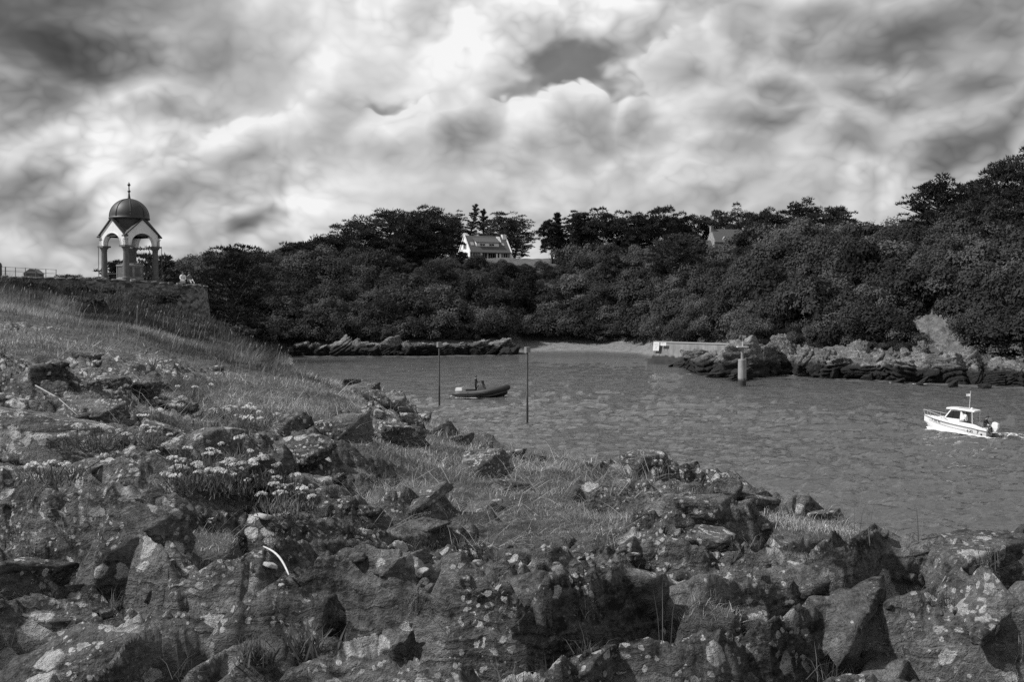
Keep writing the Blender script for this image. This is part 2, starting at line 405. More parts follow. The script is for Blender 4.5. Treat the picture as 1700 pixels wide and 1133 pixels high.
# ------------------------------------------------------------------ the near headland: rock outcrop, dry grass slope
# profile columns: photo column -> [(photo row, metres away)] of the ground seen there, nearest first
PROFILE = {
 -420: [(1300,2.6),(1133,3.0),(1000,3.5),(900,4.0),(800,4.8),(700,6.4),(600,10),(540,16),(505,26),(488,40),(470,64),(462,80),(461,86)],
    0: [(1300,2.6),(1133,3.0),(1040,3.3),(960,3.7),(900,4.1),(850,4.4),(800,4.9),(720,6.0),(640,8.0),(600,10),(550,15),(520,22),(500,32),(478,58),(468,78),(466,88)],
  190: [(1300,2.6),(1133,3.0),(1040,3.3),(985,3.6),(940,3.85),(880,4.15),(800,4.7),(760,5.4),(700,7.0),(640,9.2),(600,12),(570,17),(545,28),(520,48),(492,74),(482,88)],
  340: [(1300,2.5),(1133,2.95),(1040,3.25),(985,3.6),(930,4.0),(880,4.3),(820,4.9),(760,6.0),(700,8.0),(650,11),(620,14.5),(588,24),(560,42),(532,72),(522,88)],
  480: [(1300,2.4),(1133,2.85),(1040,3.0),(985,3.15),(960,3.5),(900,4.3),(850,5.0),(800,5.7),(740,7.3),(690,10),(650,14),(622,21),(604,38),(598,56),(600,66)],
  600: [(1300,2.4),(1133,2.85),(1040,2.98),(985,3.1),(960,3.5),(900,4.5),(850,5.3),(800,6.2),(740,8.0),(700,10.5),(668,15.5),(650,23),(648,27)],
  700: [(1300,2.4),(1133,2.85),(1040,2.98),(988,3.1),(962,3.5),(900,4.7),(850,5.7),(800,6.9),(750,8.8),(712,12),(696,15.5),(694,17)],
  780: [(1300,2.4),(1133,2.85),(1040,2.98),(990,3.1),(962,3.5),(900,4.8),(850,5.9),(800,7.4),(756,9.3),(726,12),(722,13.5)],
  880: [(1300,2.4),(1133,2.85),(1040,3.0),(985,3.15),(950,3.6),(890,4.9),(840,6.2),(800,7.6),(770,9.4),(755,11),(753,12)],
 1000: [(1300,2.4),(1133,2.8),(1050,3.0),(960,3.25),(930,3.8),(880,4.9),(840,6.1),(800,7.8),(778,9.6),(771,10.8),(776,11.6)],
 1100: [(1300,2.4),(1133,2.8),(1060,3.0),(980,3.3),(930,3.8),(880,4.8),(840,6.0),(800,8.0),(779,9.4),(777,10.2),(784,10.9)],
 1210: [(1300,2.4),(1133,2.75),(1060,3.0),(990,3.35),(940,3.8),(890,4.6),(850,5.8),(822,7.2),(806,8.4),(803,9.0),(812,9.6)],
 1310: [(1300,2.4),(1133,2.75),(1060,3.0),(1000,3.3),(950,3.75),(900,4.6),(868,5.7),(846,7.0),(838,7.6),(846,8.3)],
 1400: [(1300,2.4),(1133,2.7),(1060,3.0),(1000,3.3),(950,3.8),(915,4.5),(888,5.3),(862,6.4),(850,6.8),(858,7.4)],
 1480: [(1300,2.4),(1133,2.7),(1060,3.0),(1010,3.3),(960,3.75),(925,4.3),(902,5.1),(890,5.8),(899,6.4)],
 1570: [(1300,2.4),(1133,2.7),(1060,3.0),(1010,3.3),(960,3.7),(915,4.1),(905,4.6),(908,5.2)],
 1700: [(1300,2.4),(1133,2.7),(1060,2.95),(1010,3.2),(970,3.6),(935,4.0),(928,4.5),(936,5.0)],
 2100: [(1300,2.4),(1133,2.8),(1060,3.1),(1010,3.4),(990,3.8),(985,4.2),(1000,4.8)],
}
NU, NR = 960, 660
pxs = np.array(sorted(PROFILE)); 
U_COL = np.linspace(-250, 1960, NU)
# radial samples: close together near the eye, where a centimetre is a pixel
tt = np.linspace(0, 1, NR)
R = 1.7 * np.exp(tt * math.log(105 / 1.7) * (0.62 * tt + 0.38) )
zc = np.zeros((len(pxs), NR)); crest = np.zeros(len(pxs))
for i, px in enumerate(pxs):
    pr = PROFILE[px]; d = np.array([q[1] for q in pr], float); z = zrow([q[0] for q in pr], d)
    crest[i] = d[-1]
    zz = np.interp(np.log(R), np.log(d), z)
    slope = np.where(R > d[-1], (R - d[-1]), 0)
    zc[i] = zz - slope * (0.9 if px >= 600 else (0.55 if px >= 440 else 0.02))
# smooth across columns
kx = np.interp(U_COL, pxs, np.arange(len(pxs))); i0 = np.clip(kx.astype(int), 0, len(pxs) - 2); fr = kx - i0
fr = fr * fr * (3 - 2 * fr) * 0.6 + fr * 0.4
BASE = zc[i0] * (1 - fr)[:, None] + zc[i0 + 1] * fr[:, None]          # (NU, NR)
for _ in range(6):                                                     # soften the interpolation creases a little
    BASE[:, 1:-1] = BASE[:, 1:-1] * 0.5 + 0.25 * (BASE[:, :-2] + BASE[:, 2:])
CREST = np.interp(U_COL, pxs, crest)[:, None]
YY = np.broadcast_to(R, BASE.shape).copy(); XX = ucol(U_COL)[:, None] * YY
ROWS = H0 / 2 - FPX * np.tan(np.arctan2(BASE - EYE.z, YY) + PITCH)     # photo row of each ground point (for where things grow)
COLS = np.broadcast_to(U_COL[:, None], BASE.shape)

def blob(cx, cy, rx, ry, soft=0.35):
    d = np.sqrt(((COLS - cx) / rx) ** 2 + ((ROWS - cy) / ry) ** 2)
    return 1 - sstep(1 - soft, 1 + soft, d)
wx = XX + 0.5 * fbm2(XX * 1.1, YY * 1.1, 3, 40); wy = YY + 0.5 * fbm2(XX * 1.1 + 9, YY * 1.1, 3, 50)
# grass cover 0..1: the long slope under the wall, the turf pockets between the rocks
slope_g = sstep(15, 24, YY + 3.0 * fbm2(XX * 0.25, YY * 0.25, 3, 3)) * (1 - sstep(560, 680, COLS))
grass = slope_g.copy()
for bb in ((420,670,190,55),(150,572,260,24),(820,790,190,60),(700,740,120,40),(900,860,160,35),(1390,875,130,28),(1150,830,70,18),
           (330,905,70,28),(640,830,60,20),(1180,1010,70,22),(560,660,90,40),(960,800,110,20),(1480,905,120,14),(1000,850,80,16),(760,700,80,25)):
    grass = np.maximum(grass, blob(*bb) * 0.95)
gn = fbm2(XX * 1.7, YY * 1.7, 4, 77) * 1.5 + 0.5
grass = np.clip(grass * 1.25 - (1 - slope_g) * 0.55 * (1 - gn), 0, 1)
ROCKY = 1 - sstep(0.25, 0.75, grass)
far_f = sstep(10, 30, YY)
# --- fractured, bedded rock relief
th = RAD(17); cs, sn = math.cos(th), math.sin(th)
sx = wx * cs + wy * sn; sy = -wx * sn + wy * cs                        # along / across the strike of the beds
lam = 0.62 + 0.25 * fbm2(XX * 0.4, YY * 0.4, 2, 5)
t1 = sy / 0.52 + 0.95 * fbm2(sx * 0.45, sy * 0.5, 3, 11)
saw1 = 1 - (t1 - np.floor(t1)); saw1 = np.minimum(saw1, (t1 - np.floor(t1)) * 5)
t2 = sy / 0.17 + 1.6 * fbm2(sx * 1.4, sy * 1.2, 3, 21)
saw2 = 1 - (t2 - np.floor(t2)); saw2 = np.minimum(saw2, (t2 - np.floor(t2)) * 4)
h1, e1 = voro_plane(sx / 0.78, sy / 0.42, 1, 0.16, 0.26, (0.02, -0.10))
h2, e2 = voro_plane(sx / 0.27 + 0.3 * fbm2(sx * 3, sy * 3, 2, 8), sy / 0.20, 2, 0.10, 0.11)
h3, e3 = voro_plane(sx / 0.085, sy / 0.07, 3, 0.030, 0.034)
JOINT = e1.copy()
amp = 0.45 + 0.9 * np.clip(0.5 + fbm2(XX * 0.5, YY * 0.5, 3, 61) * 1.4, 0, 1)
tj = sx / 0.34 + 0.9 * fbm2(sx * 1.2, sy * 2.2, 3, 131); fj_ = np.abs((tj - np.floor(tj)) - 0.5)          # joints across the beds
rel = (0.34 * (saw1 - 0.5) + 0.12 * (saw2 - 0.5) + 0.22 * h1 + 0.28 * h2 + 0.85 * h3) * amp
rel += -0.07 * (1 - sstep(0.0, 0.07, fj_)) * sstep(0.0, 0.35, fbm2(sx * 0.9, sy * 0.9, 2, 141) + 0.15)
rel += -0.055 * (1 - sstep(0.0, 0.09, e1)) - 0.03 * (1 - sstep(0.0, 0.12, e2))
rel += 0.09 * fbm2(XX * 1.3, YY * 1.3, 5, 31) + 0.030 * fbm2(sx * 8, sy * 22, 5, 91, 0.6)
b4, e4 = voro_plane(sx / 2.6, sy / 1.5, 6, 0.30, 0.55, (0.0, -0.12))   # bigger blocks further down the slope
rel_far = b4 * 0.42 + 0.5 * h1 + 0.25 * fbm2(XX * 0.8, YY * 0.8, 5, 33)
rel = rel * (1 - 0.55 * far_f) + rel_far * sstep(7, 14, YY) * (1 - 0.45 * slope_g)
turf = 0.06 * fbm2(XX * 2.2, YY * 2.2, 4, 41) + 0.25 * fbm2(XX * 0.35, YY * 0.35, 3, 43) * far_f
HGT = BASE + rel * (0.12 + 0.88 * ROCKY) * (1 - 0.75 * slope_g * sstep(20, 30, YY)) + turf * (1 - ROCKY)
HGT = HGT + 0.06 * fbm2(XX * 0.9, YY * 0.9, 2, 99) * (1 - far_f)
# the sea side of the headland breaks off in crags
past = sstep(0.0, 1.0, (YY - CREST) / np.maximum(0.25 * CREST, 1.5)) * (COLS > 420)
HGT = HGT + past * (0.9 * fbm2(XX * 0.7, YY * 0.7, 4, 53))
for _ in range(1):                                                     # weathered edges
    HGT[1:-1] = HGT[1:-1] * 0.5 + 0.25 * (HGT[:-2] + HGT[2:]); HGT[:, 1:-1] = HGT[:, 1:-1] * 0.5 + 0.25 * (HGT[:, :-2] + HGT[:, 2:])
# no face steeper than the rock would stand: relax walls that a sheet of points cannot carry
for _ in range(14):
    gx_ = np.abs(np.diff(HGT, axis=0)) / np.maximum(np.abs(np.diff(XX, axis=0)), 1e-4); gy_ = np.abs(np.diff(HGT, axis=1)) / np.diff(YY, axis=1)
    st_ = np.zeros_like(HGT); st_[1:] = np.maximum(st_[1:], gx_); st_[:-1] = np.maximum(st_[:-1], gx_); st_[:, 1:] = np.maximum(st_[:, 1:], gy_ * 0.6); st_[:, :-1] = np.maximum(st_[:, :-1], gy_ * 0.6)
    wgt_ = sstep(1.2, 2.4, st_) * (YY < 30)
    bl = HGT.copy(); bl[1:-1, 1:-1] = (HGT[1:-1, 1:-1] * 2 + HGT[:-2, 1:-1] + HGT[2:, 1:-1] + HGT[1:-1, :-2] + HGT[1:-1, 2:]) / 6
    HGT = HGT + (bl - HGT) * wgt_
# undercut: push steep steps sideways so that faces lean and overhang a little
ox = 0.035 * fbm2(XX * 4 + HGT * 7, YY * 4, 4, 201) * np.minimum(YY / 4, 2.5); oy = -0.05 * fbm2(XX * 3.3, YY * 3.3 + HGT * 9, 4, 211) * np.minimum(YY / 4, 2.5)
XO = XX + ox * ROCKY; YO = YY + oy * ROCKY
HGT = np.maximum(HGT, -1.5)

idx = np.arange(NU * NR).reshape(NU, NR)
quads = np.stack([idx[:-1, :-1], idx[1:, :-1], idx[1:, 1:], idx[:-1, 1:]], -1).reshape(-1, 4)
hv = np.stack([XO, YO, HGT], -1).reshape(-1, 3)
# drop what is deep under water
keep = (HGT.reshape(-1)[quads] > -1.4).any(1); quads = quads[keep]
M_ROCK = rock_material('schist_with_lichen', 1.0, 0.007, 0.30, 0.66, 1.0)
def headland_material():
    m = M_ROCK.copy(); m.name = 'schist_and_turf'; n = NT(m.node_tree)
    b = [x for x in m.node_tree.nodes if x.type == 'BSDF_PRINCIPLED'][0]
    colsock = b.inputs['Base Color'].links[0].from_socket
    a = n.n('ShaderNodeAttribute', attribute_name='turf'); p = geo_pos(n)
    tz = n.noise(p, 6.0, 6, 0.65); tc_ = n.map(tz, 0.35, 0.68, 0.035, 0.16, 'LINEAR')
    f = n.map(n.math('ADD', a.outputs['Fac'], n.math('MULTIPLY', n.math('SUBTRACT', n.noise(p, 14.0, 4, 0.6), 0.5), 0.9)), 0.30, 0.62)
    mx = n.n('ShaderNodeMix', data_type='RGBA'); n.link(f, mx.inputs[0]); n.link(colsock, mx.inputs[6]); n.link(n.grey(tc_), mx.inputs[7])
    n.link(mx.outputs[2], b.inputs['Base Color'])
    return m
me = mesh_np('headland', hv, quads, headland_material()); fattr(me, 'turf', grass.reshape(-1))
headland = tag(ob('rocky_headland', me), 'rocky headland of lichen spotted schist with dry grass', None, None, 'structure')

def ground_at(px, depth):
    """height of the headland below a photo column at a distance"""
    i = int(np.clip(np.searchsorted(U_COL, px), 1, NU - 1)); j = int(np.clip(np.searchsorted(R, depth), 1, NR - 1))
    fi = (px - U_COL[i - 1]) / (U_COL[i] - U_COL[i - 1]); fj = (depth - R[j - 1]) / (R[j] - R[j - 1])
    a = HGT[i - 1, j - 1] * (1 - fi) + HGT[i, j - 1] * fi; b_ = HGT[i - 1, j] * (1 - fi) + HGT[i, j] * fi
    return float(a * (1 - fj) + b_ * fj)
def on_ground(px, py):
    """ground point of the headland that the photograph shows at a pixel (nearest hit)"""
    i = int(np.clip(np.searchsorted(U_COL, px), 0, NU - 1))
    rr = H0 / 2 - FPX * np.tan(np.arctan2(HGT[i] - EYE.z, R) + PITCH)
    hit = np.nonzero(rr <= py)[0]
    j = hit[0] if len(hit) else NR - 1
    return Vector((ucol(px) * R[j], R[j], HGT[i, j]))

# ------------------------------------------------------------------ loose and standing rocks of the headland
def ico(sub):
    bm = bmesh.new(); bmesh.ops.create_icosphere(bm, subdivisions=sub, radius=1.0)
    v = np.array([p.co for p in bm.verts]); f = np.array([[q.index for q in fc.verts] for fc in bm.faces]); bm.free(); return v, f
ICO = {k: ico(k) for k in (2, 3, 4, 5)}
def rock_mesh(name, seed, sub=4, flat=0.5, nside=6, chips=5, rough=0.035, strata=0.03, mat=None):
    """angular block: intersection of random half spaces sampled on a sphere, with bedding grooves"""
    r_ = np.random.default_rng(seed); v, f = ICO[sub]
    ns, hs = [], []
    for s_ in (1, -1):
        a = r_.normal(0, 0.13, 2); n_ = np.array([a[0], a[1], s_]); ns.append(n_ / np.linalg.norm(n_)); hs.append(flat * r_.uniform(0.85, 1.1))
    a0 = r_.uniform(0, 6.28)
    for i in range(nside):
        an = a0 + (i + r_.uniform(-0.3, 0.3)) * 2 * math.pi / nside
        n_ = np.array([math.cos(an), math.sin(an), r_.normal(0, 0.22)]); ns.append(n_ / np.linalg.norm(n_)); hs.append(r_.uniform(0.55, 1.0))
    for i in range(chips):
        n_ = r_.normal(0, 1, 3); n_[2] = abs(n_[2]) * 0.8 if i % 3 else n_[2]; n_ /= np.linalg.norm(n_)
        ns.append(n_); hs.append(r_.uniform(0.62, 0.9) * (flat * abs(n_[2]) + (1 - abs(n_[2]))) + 0.10)
    ns = np.array(ns); hs = np.array(hs)
    dots = v @ ns.T
    rr = np.where(dots > 0.02, hs / np.maximum(dots, 0.02), 1e3).min(1)
    p = v * rr[:, None]
    off = r_.uniform(0, 50, 3)
    q = p + off
    lay = p[:, 2] / flat * 3.2 + 0.8 * fbm3(q, 1.2, 3, 3) + p[:, 0] * 0.6
    step = np.abs((lay - np.floor(lay)) - 0.5) * 2
    g = np.ones(len(p)) + strata * (sstep(0.15, 0.5, step) - 1) + rough * 1.6 * fbm3(q, 2.4, 4, 9) + rough * 0.7 * fbm3(q, 8.0, 4, 19, 0.6)
    p = p * g[:, None]
    me = mesh_np(name, p, f, mat)
    return me
ROCKS = [rock_mesh('rock', 100 + i, 4, flat=[0.26, 0.4, 0.55, 0.7, 0.3, 0.45][i % 6], nside=3 + i % 3, chips=1 + i % 3, rough=0.045, strata=0.08, mat=M_ROCK) for i in range(20)]
SMALL = [rock_mesh('rock', 300 + i, 3, flat=[0.3, 0.5, 0.7][i % 3], nside=3 + i % 3, chips=2, mat=M_ROCK) for i in range(8)]
def put_rock(px, py, wpx, hpx, yaw=None, sink=0.35, k=None, tilt=None, dr=None, small=False):
    g = on_ground(px, py); d = g.y
    sxm = wpx / FPX * d * 0.5; szm = hpx / FPX * d * 0.5
    src = SMALL if small else ROCKS
    me_ = src[k % len(src)] if k is not None else random.choice(src)
    yaw = random.gauss(0, 0.28) + RAD(17) if yaw is None else RAD(yaw)
    tl = tilt if tilt is not None else random.gauss(0, 0.12)
    co_z = me_['zmax'] if 'zmax' in me_ else None
    if co_z is None:
        a = np.zeros(len(me_.vertices) * 3, np.float32); me_.vertices.foreach_get('co', a); a = a.reshape(-1, 3)
        me_['zmax'] = co_z = float(a[:, 2].max()); me_['xmax'] = float(np.abs(a[:, :2]).max())
    sc = sxm / me_['xmax']; sz = szm / co_z
    o = ob('rock', me_, headland, (g.x, g.y + (dr or 0) + sxm * 0.15, g.z + szm * (1 - 2 * sink)), (random.gauss(0, 0.13) + 0.16, tl - 0.10, yaw), (sc, sc * random.uniform(0.45, 0.9), sz))
    return o
random.seed(21)
HERO = [  # px, py(base), width, height, sink
 (195,930,215,170,.28),(70,735,230,110,.35),(150,700,160,70,.4),(30,960,150,80,.35),(640,735,130,60,.3),(560,722,110,46,.3),(690,720,60,60,.3),
 (1075,785,86,52,.25),(1172,848,120,66,.3),(1262,838,110,52,.3),(1215,826,70,40,.3),(1440,882,100,60,.3),(1375,860,70,36,.3),(1478,893,60,40,.3),
 (1615,945,250,96,.3),(1690,960,160,80,.35),(1040,985,150,84,.3),(1410,1050,190,130,.3),(1330,975,150,70,.35),(1500,1000,140,80,.35),
 (790,792,120,60,.3),(850,815,70,34,.3),(880,958,130,80,.3),(770,965,110,66,.3),(655,945,140,50,.35),(980,900,130,54,.35),(1095,892,130,60,.35),(1180,905,120,56,.35),
 (520,1040,130,110,.3),(600,1080,90,140,.3),(660,1095,80,150,.3),(730,1085,86,130,.3),(800,1090,80,140,.3),(860,1075,80,120,.3),(925,1080,80,130,.3),(985,1070,90,130,.3),
 (560,1140,110,90,.3),(690,1150,120,80,.3),(840,1150,130,80,.3),(980,1145,130,80,.3),(1060,1120,120,90,.3),
 (240,1090,260,120,.35),(90,1030,280,100,.4),(380,1040,190,70,.4),(330,990,220,60,.4),(100,1130,240,90,.35),(390,1130,160,90,.35),
 (1130,1050,130,120,.3),(1250,1040,130,120,.3),(1190,1125,180,90,.35),(1320,1130,170,90,.35),(1480,1130,220,90,.35),(1640,1120,220,100,.35),(1560,1060,180,80,.35),(1660,1030,160,60,.4),
 (470,900,180,60,.4),(560,880,150,50,.4),(420,800,120,60,.35),(500,770,110,60,.35),(350,745,110,60,.35),(470,720,90,40,.35),(270,735,100,50,.35),(300,690,80,36,.35),
 (545,632,60,26,.3),(575,645,60,26,.3),(600,656,60,28,.3),(625,668,60,28,.3),(650,680,64,30,.3),(675,693,60,32,.3),(520,618,50,20,.3),(700,704,50,26,.3),(728,722,56,26,.3),(762,738,60,26,.3),(800,750,60,24,.3),(845,760,60,22,.3),(900,768,60,22,.3),
 (600,850,90,50,.35),(530,850,110,50,.35),(700,880,90,36,.35),(800,850,80,40,.3),(700,830,110,36,.4),(180,640,60,34,.3),(150,600,70,30,.35),(230,660,70,36,.3),(60,640,110,46,.35),
]
KEEP = {195, 1040, 1410, 1615, 1690, 520, 30, 1330}
for i, (a, b, c, d_, e) in enumerate(HERO):
    if b > 860 and a not in KEEP and i % 3: continue
    put_rock(a, b, c * 1.1, d_ * (1.1 if b < 830 or a in KEEP else 0.75), sink=e + (0.12 if b < 830 else 0.24), k=i * 7 + 1)
# random smaller ones where the ground is rock
wgt = (ROCKY * (YY < 26) * (YY > 2.6) * (COLS > -60) * (COLS < 1760) * (ROWS > 560) * (1 - past)).reshape(-1); wgt = wgt / wgt.sum()
pick = rng.choice(wgt.size, 125, p=wgt)
for q in pick:
    i, j = divmod(int(q), NR); px = U_COL[i]; py = ROWS[i, j]
    s_ = math.exp(random.uniform(math.log(10), math.log(40)))
    put_rock(px, py, s_, s_ * random.uniform(0.35, 0.65), sink=random.uniform(0.35, 0.6), small=True)

# ------------------------------------------------------------------ the wooded hill across the inlet
HPX = np.array([-900,-200,0,150,300,420,480,600,700,850,1000,1060,1085,1130,1180,1240,1300,1400,1500,1600,1700,2000,2600], float)
HS  = np.array([120,120,125,130,140,160,172,172,172,178,177,170,160,146,138,127,125,119.5,114,110,107.5,102,100], float)   # shoreline distance
HRD = np.array([136,136,142,155,185,205,210,215,222,226,222,220,217,211,203,192,184,174,164,154,148,142,140], float)        # brow of the hill
HRZ = np.array([9.5,9.5,10,11,13.5,15.5,16.2,17,18,18.6,17.6,17.6,17.6,17.4,17,16.8,16.6,16.4,16.2,17.2,18,18,18], float)
hcol = np.concatenate([np.linspace(-900, -100, 40, endpoint=False), np.linspace(-100, 1800, 560), np.linspace(1805, 2600, 40)])
S_ = np.interp(hcol, HPX, HS); RD = np.interp(hcol, HPX, HRD); RZ = np.interp(hcol, HPX, HRZ)
tq = np.concatenate([np.linspace(-0.12, 1.05, 120), np.linspace(1.1, 3.0, 24), np.geomspace(3.4, 60, 16)])
DD = S_[:, None] + (RD - S_)[:, None] * tq[None, :]
HX = ucol(hcol)[:, None] * DD
def hill_profile(t, beach, rz, x, y):
    bank = np.where(beach > 0.5, np.interp(t, [-0.12, 0, 0.28, 0.36, 1.0], [-1.2, 0, 1.5, 2.6, 0]), np.interp(t, [-0.12, -0.01, 0.05, 0.16, 1.0], [-1.6, -0.2, 1.6, 3.0, 3.0]))
    s = np.interp(t, [0.0, 0.16, 0.36, 0.6, 0.8, 1.0, 1.4, 3.0, 8, 60], [0, 0.12, 0.40, 0.70, 0.89, 1.0, 1.10, 1.20, 1.20, 0.9])
    s_b = np.interp(t, [0.0, 0.30, 0.5, 0.7, 0.85, 1.0, 1.4, 3.0, 8, 60], [0, 0.09, 0.42, 0.74, 0.91, 1.0, 1.10, 1.20, 1.20, 0.9])
    s = s * (1 - beach) + s_b * beach
    return np.maximum(s * rz, np.where(t < 0.34, bank, -5))
BEACH = np.interp(hcol, [820, 870, 1090, 1150, 1230, 1250], [0, 1, 1, 1, 0.6, 0])[:, None]
TT = np.broadcast_to(tq, DD.shape)
HZ = hill_profile(TT, BEACH, RZ[:, None], HX, DD)
rough_h = 0.9 * fbm2(HX * 0.07, DD * 0.07, 4, 301) * sstep(0.1, 0.5, TT) * (1 - sstep(1.2, 2.5, TT)) + 0.10 * fbm2(HX * 0.8, DD * 0.8, 3, 305)
HZ = HZ + rough_h * np.where(BEACH > 0.5, sstep(0.3, 0.5, TT) + 0.25, 1)
# earth slip on the right: a bare hollow in the bank
HROW = H0 / 2 - FPX * np.tan(np.arctan2(HZ - EYE.z, DD) + PITCH); HC = np.broadcast_to(hcol[:, None], DD.shape)
scar = 1 - sstep(0.7, 1.15, np.sqrt(((HC - 1550 - (HROW - 540) * 0.5) / 50) ** 2 + ((HROW - 548) / 38) ** 2) + 0.5 * fbm2(HX * 0.4, DD * 0.4, 3, 9))
scar = scar * (TT < 0.6)
HZ = HZ - scar * 0.5 + scar * 0.8 * fbm2(HX * 1.1, DD * 1.1, 4, 313)
def hill_material():
    m, n, b = new_mat('hill_ground'); p = geo_pos(n)
    a = n.n('ShaderNodeAttribute', attribute_name='cover')            # 0 turf, 1 beach shingle, 2 bare earth
    nz = n.noise(p, 0.9, 7, 0.68); nf = n.noise(p, 6.0, 4, 0.7)
    turf_c = n.map(nz, 0.3, 0.7, 0.045, 0.15, 'LINEAR')
    sh = n.map(n.math('ADD', n.math('MULTIPLY', nz, 0.5), n.math('MULTIPLY', nf, 0.5)), 0.36, 0.66, 0.11, 0.30, 'LINEAR')
    wet = n.map(n.sep(p)[2], 0.1, 0.55, 0.45, 1.0); sh = n.math('MULTIPLY', sh, wet)
    ea = n.map(n.math('ADD', n.math('MULTIPLY', nz, 0.6), n.math('MULTIPLY', nf, 0.4)), 0.36, 0.64, 0.04, 0.24, 'LINEAR')
    f1 = n.map(a.outputs['Fac'], 0.3, 0.8); f2 = n.map(a.outputs['Fac'], 1.3, 1.8)
    setc(n, b, n.mix(f2, n.mix(f1, turf_c, sh), ea)); b.inputs['Roughness'].default_value = 0.95; b.inputs['Specular IOR Level'].default_value = 0.2
    bump(n, b, n.math('ADD', nz, n.math('MULTIPLY', nf, 0.3)), 0.5, 1.0)
    return m
nh, nt = DD.shape; ii = np.arange(nh * nt).reshape(nh, nt)
hq = np.stack([ii[:-1, :-1], ii[1:, :-1], ii[1:, 1:], ii[:-1, 1:]], -1).reshape(-1, 4)
cover = (BEACH > 0.5) * (TT < 0.31) * 1.0; cover = np.where(scar > 0.4, 2.0, cover)
me = mesh_np('hill', np.stack([HX, DD, HZ], -1).reshape(-1, 3), hq, hill_material(), True); fattr(me, 'cover', cover.reshape(-1))
hill = tag(ob('hill_terrain', me), 'steep scrub covered hill across the inlet', None, None, 'structure')
def hill_t(px, d):
    s = np.interp(px, HPX, HS); r = np.interp(px, HPX, HRD); return (d - s) / (r - s)
def hill_z(px, d):
    t = float(hill_t(px, d)); i = int(np.clip(np.searchsorted(hcol, px), 1, nh - 1)); j = int(np.clip(np.searchsorted(tq, t), 1, nt - 1))
    fi = (px - hcol[i - 1]) / (hcol[i] - hcol[i - 1]); fj = (t - tq[j - 1]) / (tq[j] - tq[j - 1])
    a = HZ[i - 1, j - 1] * (1 - fi) + HZ[i, j - 1] * fi; b_ = HZ[i - 1, j] * (1 - fi) + HZ[i, j] * fi
    return float(a * (1 - fj) + b_ * fj)

# ------------------------------------------------------------------ rocks of the far shore (dark and weedy below the tide line)
M_SHORE = rock_material('shore_rock', 0.16, 0.05, 0.34, 0.55, 0.6, tide=1.75, strata_rot=(0.0, 0.75, 0.3))
SROCK = [rock_mesh('rock', 500 + i, 5, flat=[0.5, 0.65, 0.8, 0.42][i % 4], nside=4 + i % 3, chips=6, rough=0.15, strata=0.16, mat=M_SHORE) for i in range(10)]
random.seed(5)
def shore_rock(px, row_base, wpx, hpx, depth=None, k=None, tilt=None):
    d = depth or (min(water_depth(row_base), float(np.interp(px, HPX, HS)) - 1.0) if px < 900 else water_depth(row_base))
    g = P(px, row_base, d); sx_ = wpx / FPX * d * 0.56; sz = hpx / FPX * d * 0.62
    ob('rock', SROCK[(k if k is not None else random.randrange(99)) % 10], hill, (g.x, g.y + sx_ * 0.35, hpx / FPX * d * 0.36 + g.z * 0.0 + (0 if depth is None else max(0, g.z))),
       (random.gauss(0, 0.15), (-0.42 if tilt is None else tilt) + random.gauss(0, 0.12), random.gauss(0.25, 0.8)), (sx_, sx_ * random.uniform(0.6, 0.9), sz / 0.62))
# right shore, from the channel post to the frame edge
for i, px in enumerate(range(1262, 1700, 27)):
    row = np.interp(px, [1262, 1300, 1400, 1500, 1600, 1700], [622, 621, 628, 633, 637, 641])
    top = np.interp(px, [1262, 1330, 1380, 1400, 1460, 1560, 1640, 1680, 1700], [580, 572, 576, 586, 584, 590, 592, 600, 606])
    shore_rock(px + random.uniform(-6, 6), row + random.uniform(-2, 1), random.uniform(40, 100), (row - top) * random.uniform(0.65, 1.2), k=i, tilt=random.gauss(-0.35, 0.3))
    shore_rock(px + random.uniform(-12, 12), row + 1, random.uniform(18, 60), random.uniform(8, 28), k=i + 3, tilt=random.gauss(-0.2, 0.4))
    if px > 1370: shore_rock(px + 9, row - 6, 44, (row - top) * 1.05, depth=None, k=i + 6)
# the outcrop before the slipway
for (px, row, ww, hh) in ((1140,611,62,14),(1165,615,70,22),(1190,622,80,34),(1215,626,76,44),(1236,628,64,48),(1256,624,60,46),(1198,628,60,16),(1230,632,60,16),(1172,620,44,14),(1275,622,60,40),(1125,609,36,6)):
    shore_rock(px, row, ww, hh * 1.1)
# left far shore
for i, px in enumerate(range(470, 860, 15)):
    top = np.interp(px, [470, 540, 580, 640, 690, 720, 800, 850], [572, 572, 566, 556, 572, 566, 562, 572]) + random.uniform(-3, 3)
    shore_rock(px + random.uniform(-5, 5), 589 + random.uniform(-2, 1), random.uniform(34, 62), (589 - top) * random.uniform(0.55, 1.0), k=i)
    if i % 2: shore_rock(px + random.uniform(-6, 6), 590, random.uniform(20, 34), random.uniform(7, 11), k=i + 4)
for px, row, ww in ((1495,637,30),(1440,632,22),(1530,641,34),(1585,644,30),(1640,646,26)): shore_rock(px, row, ww, 7)

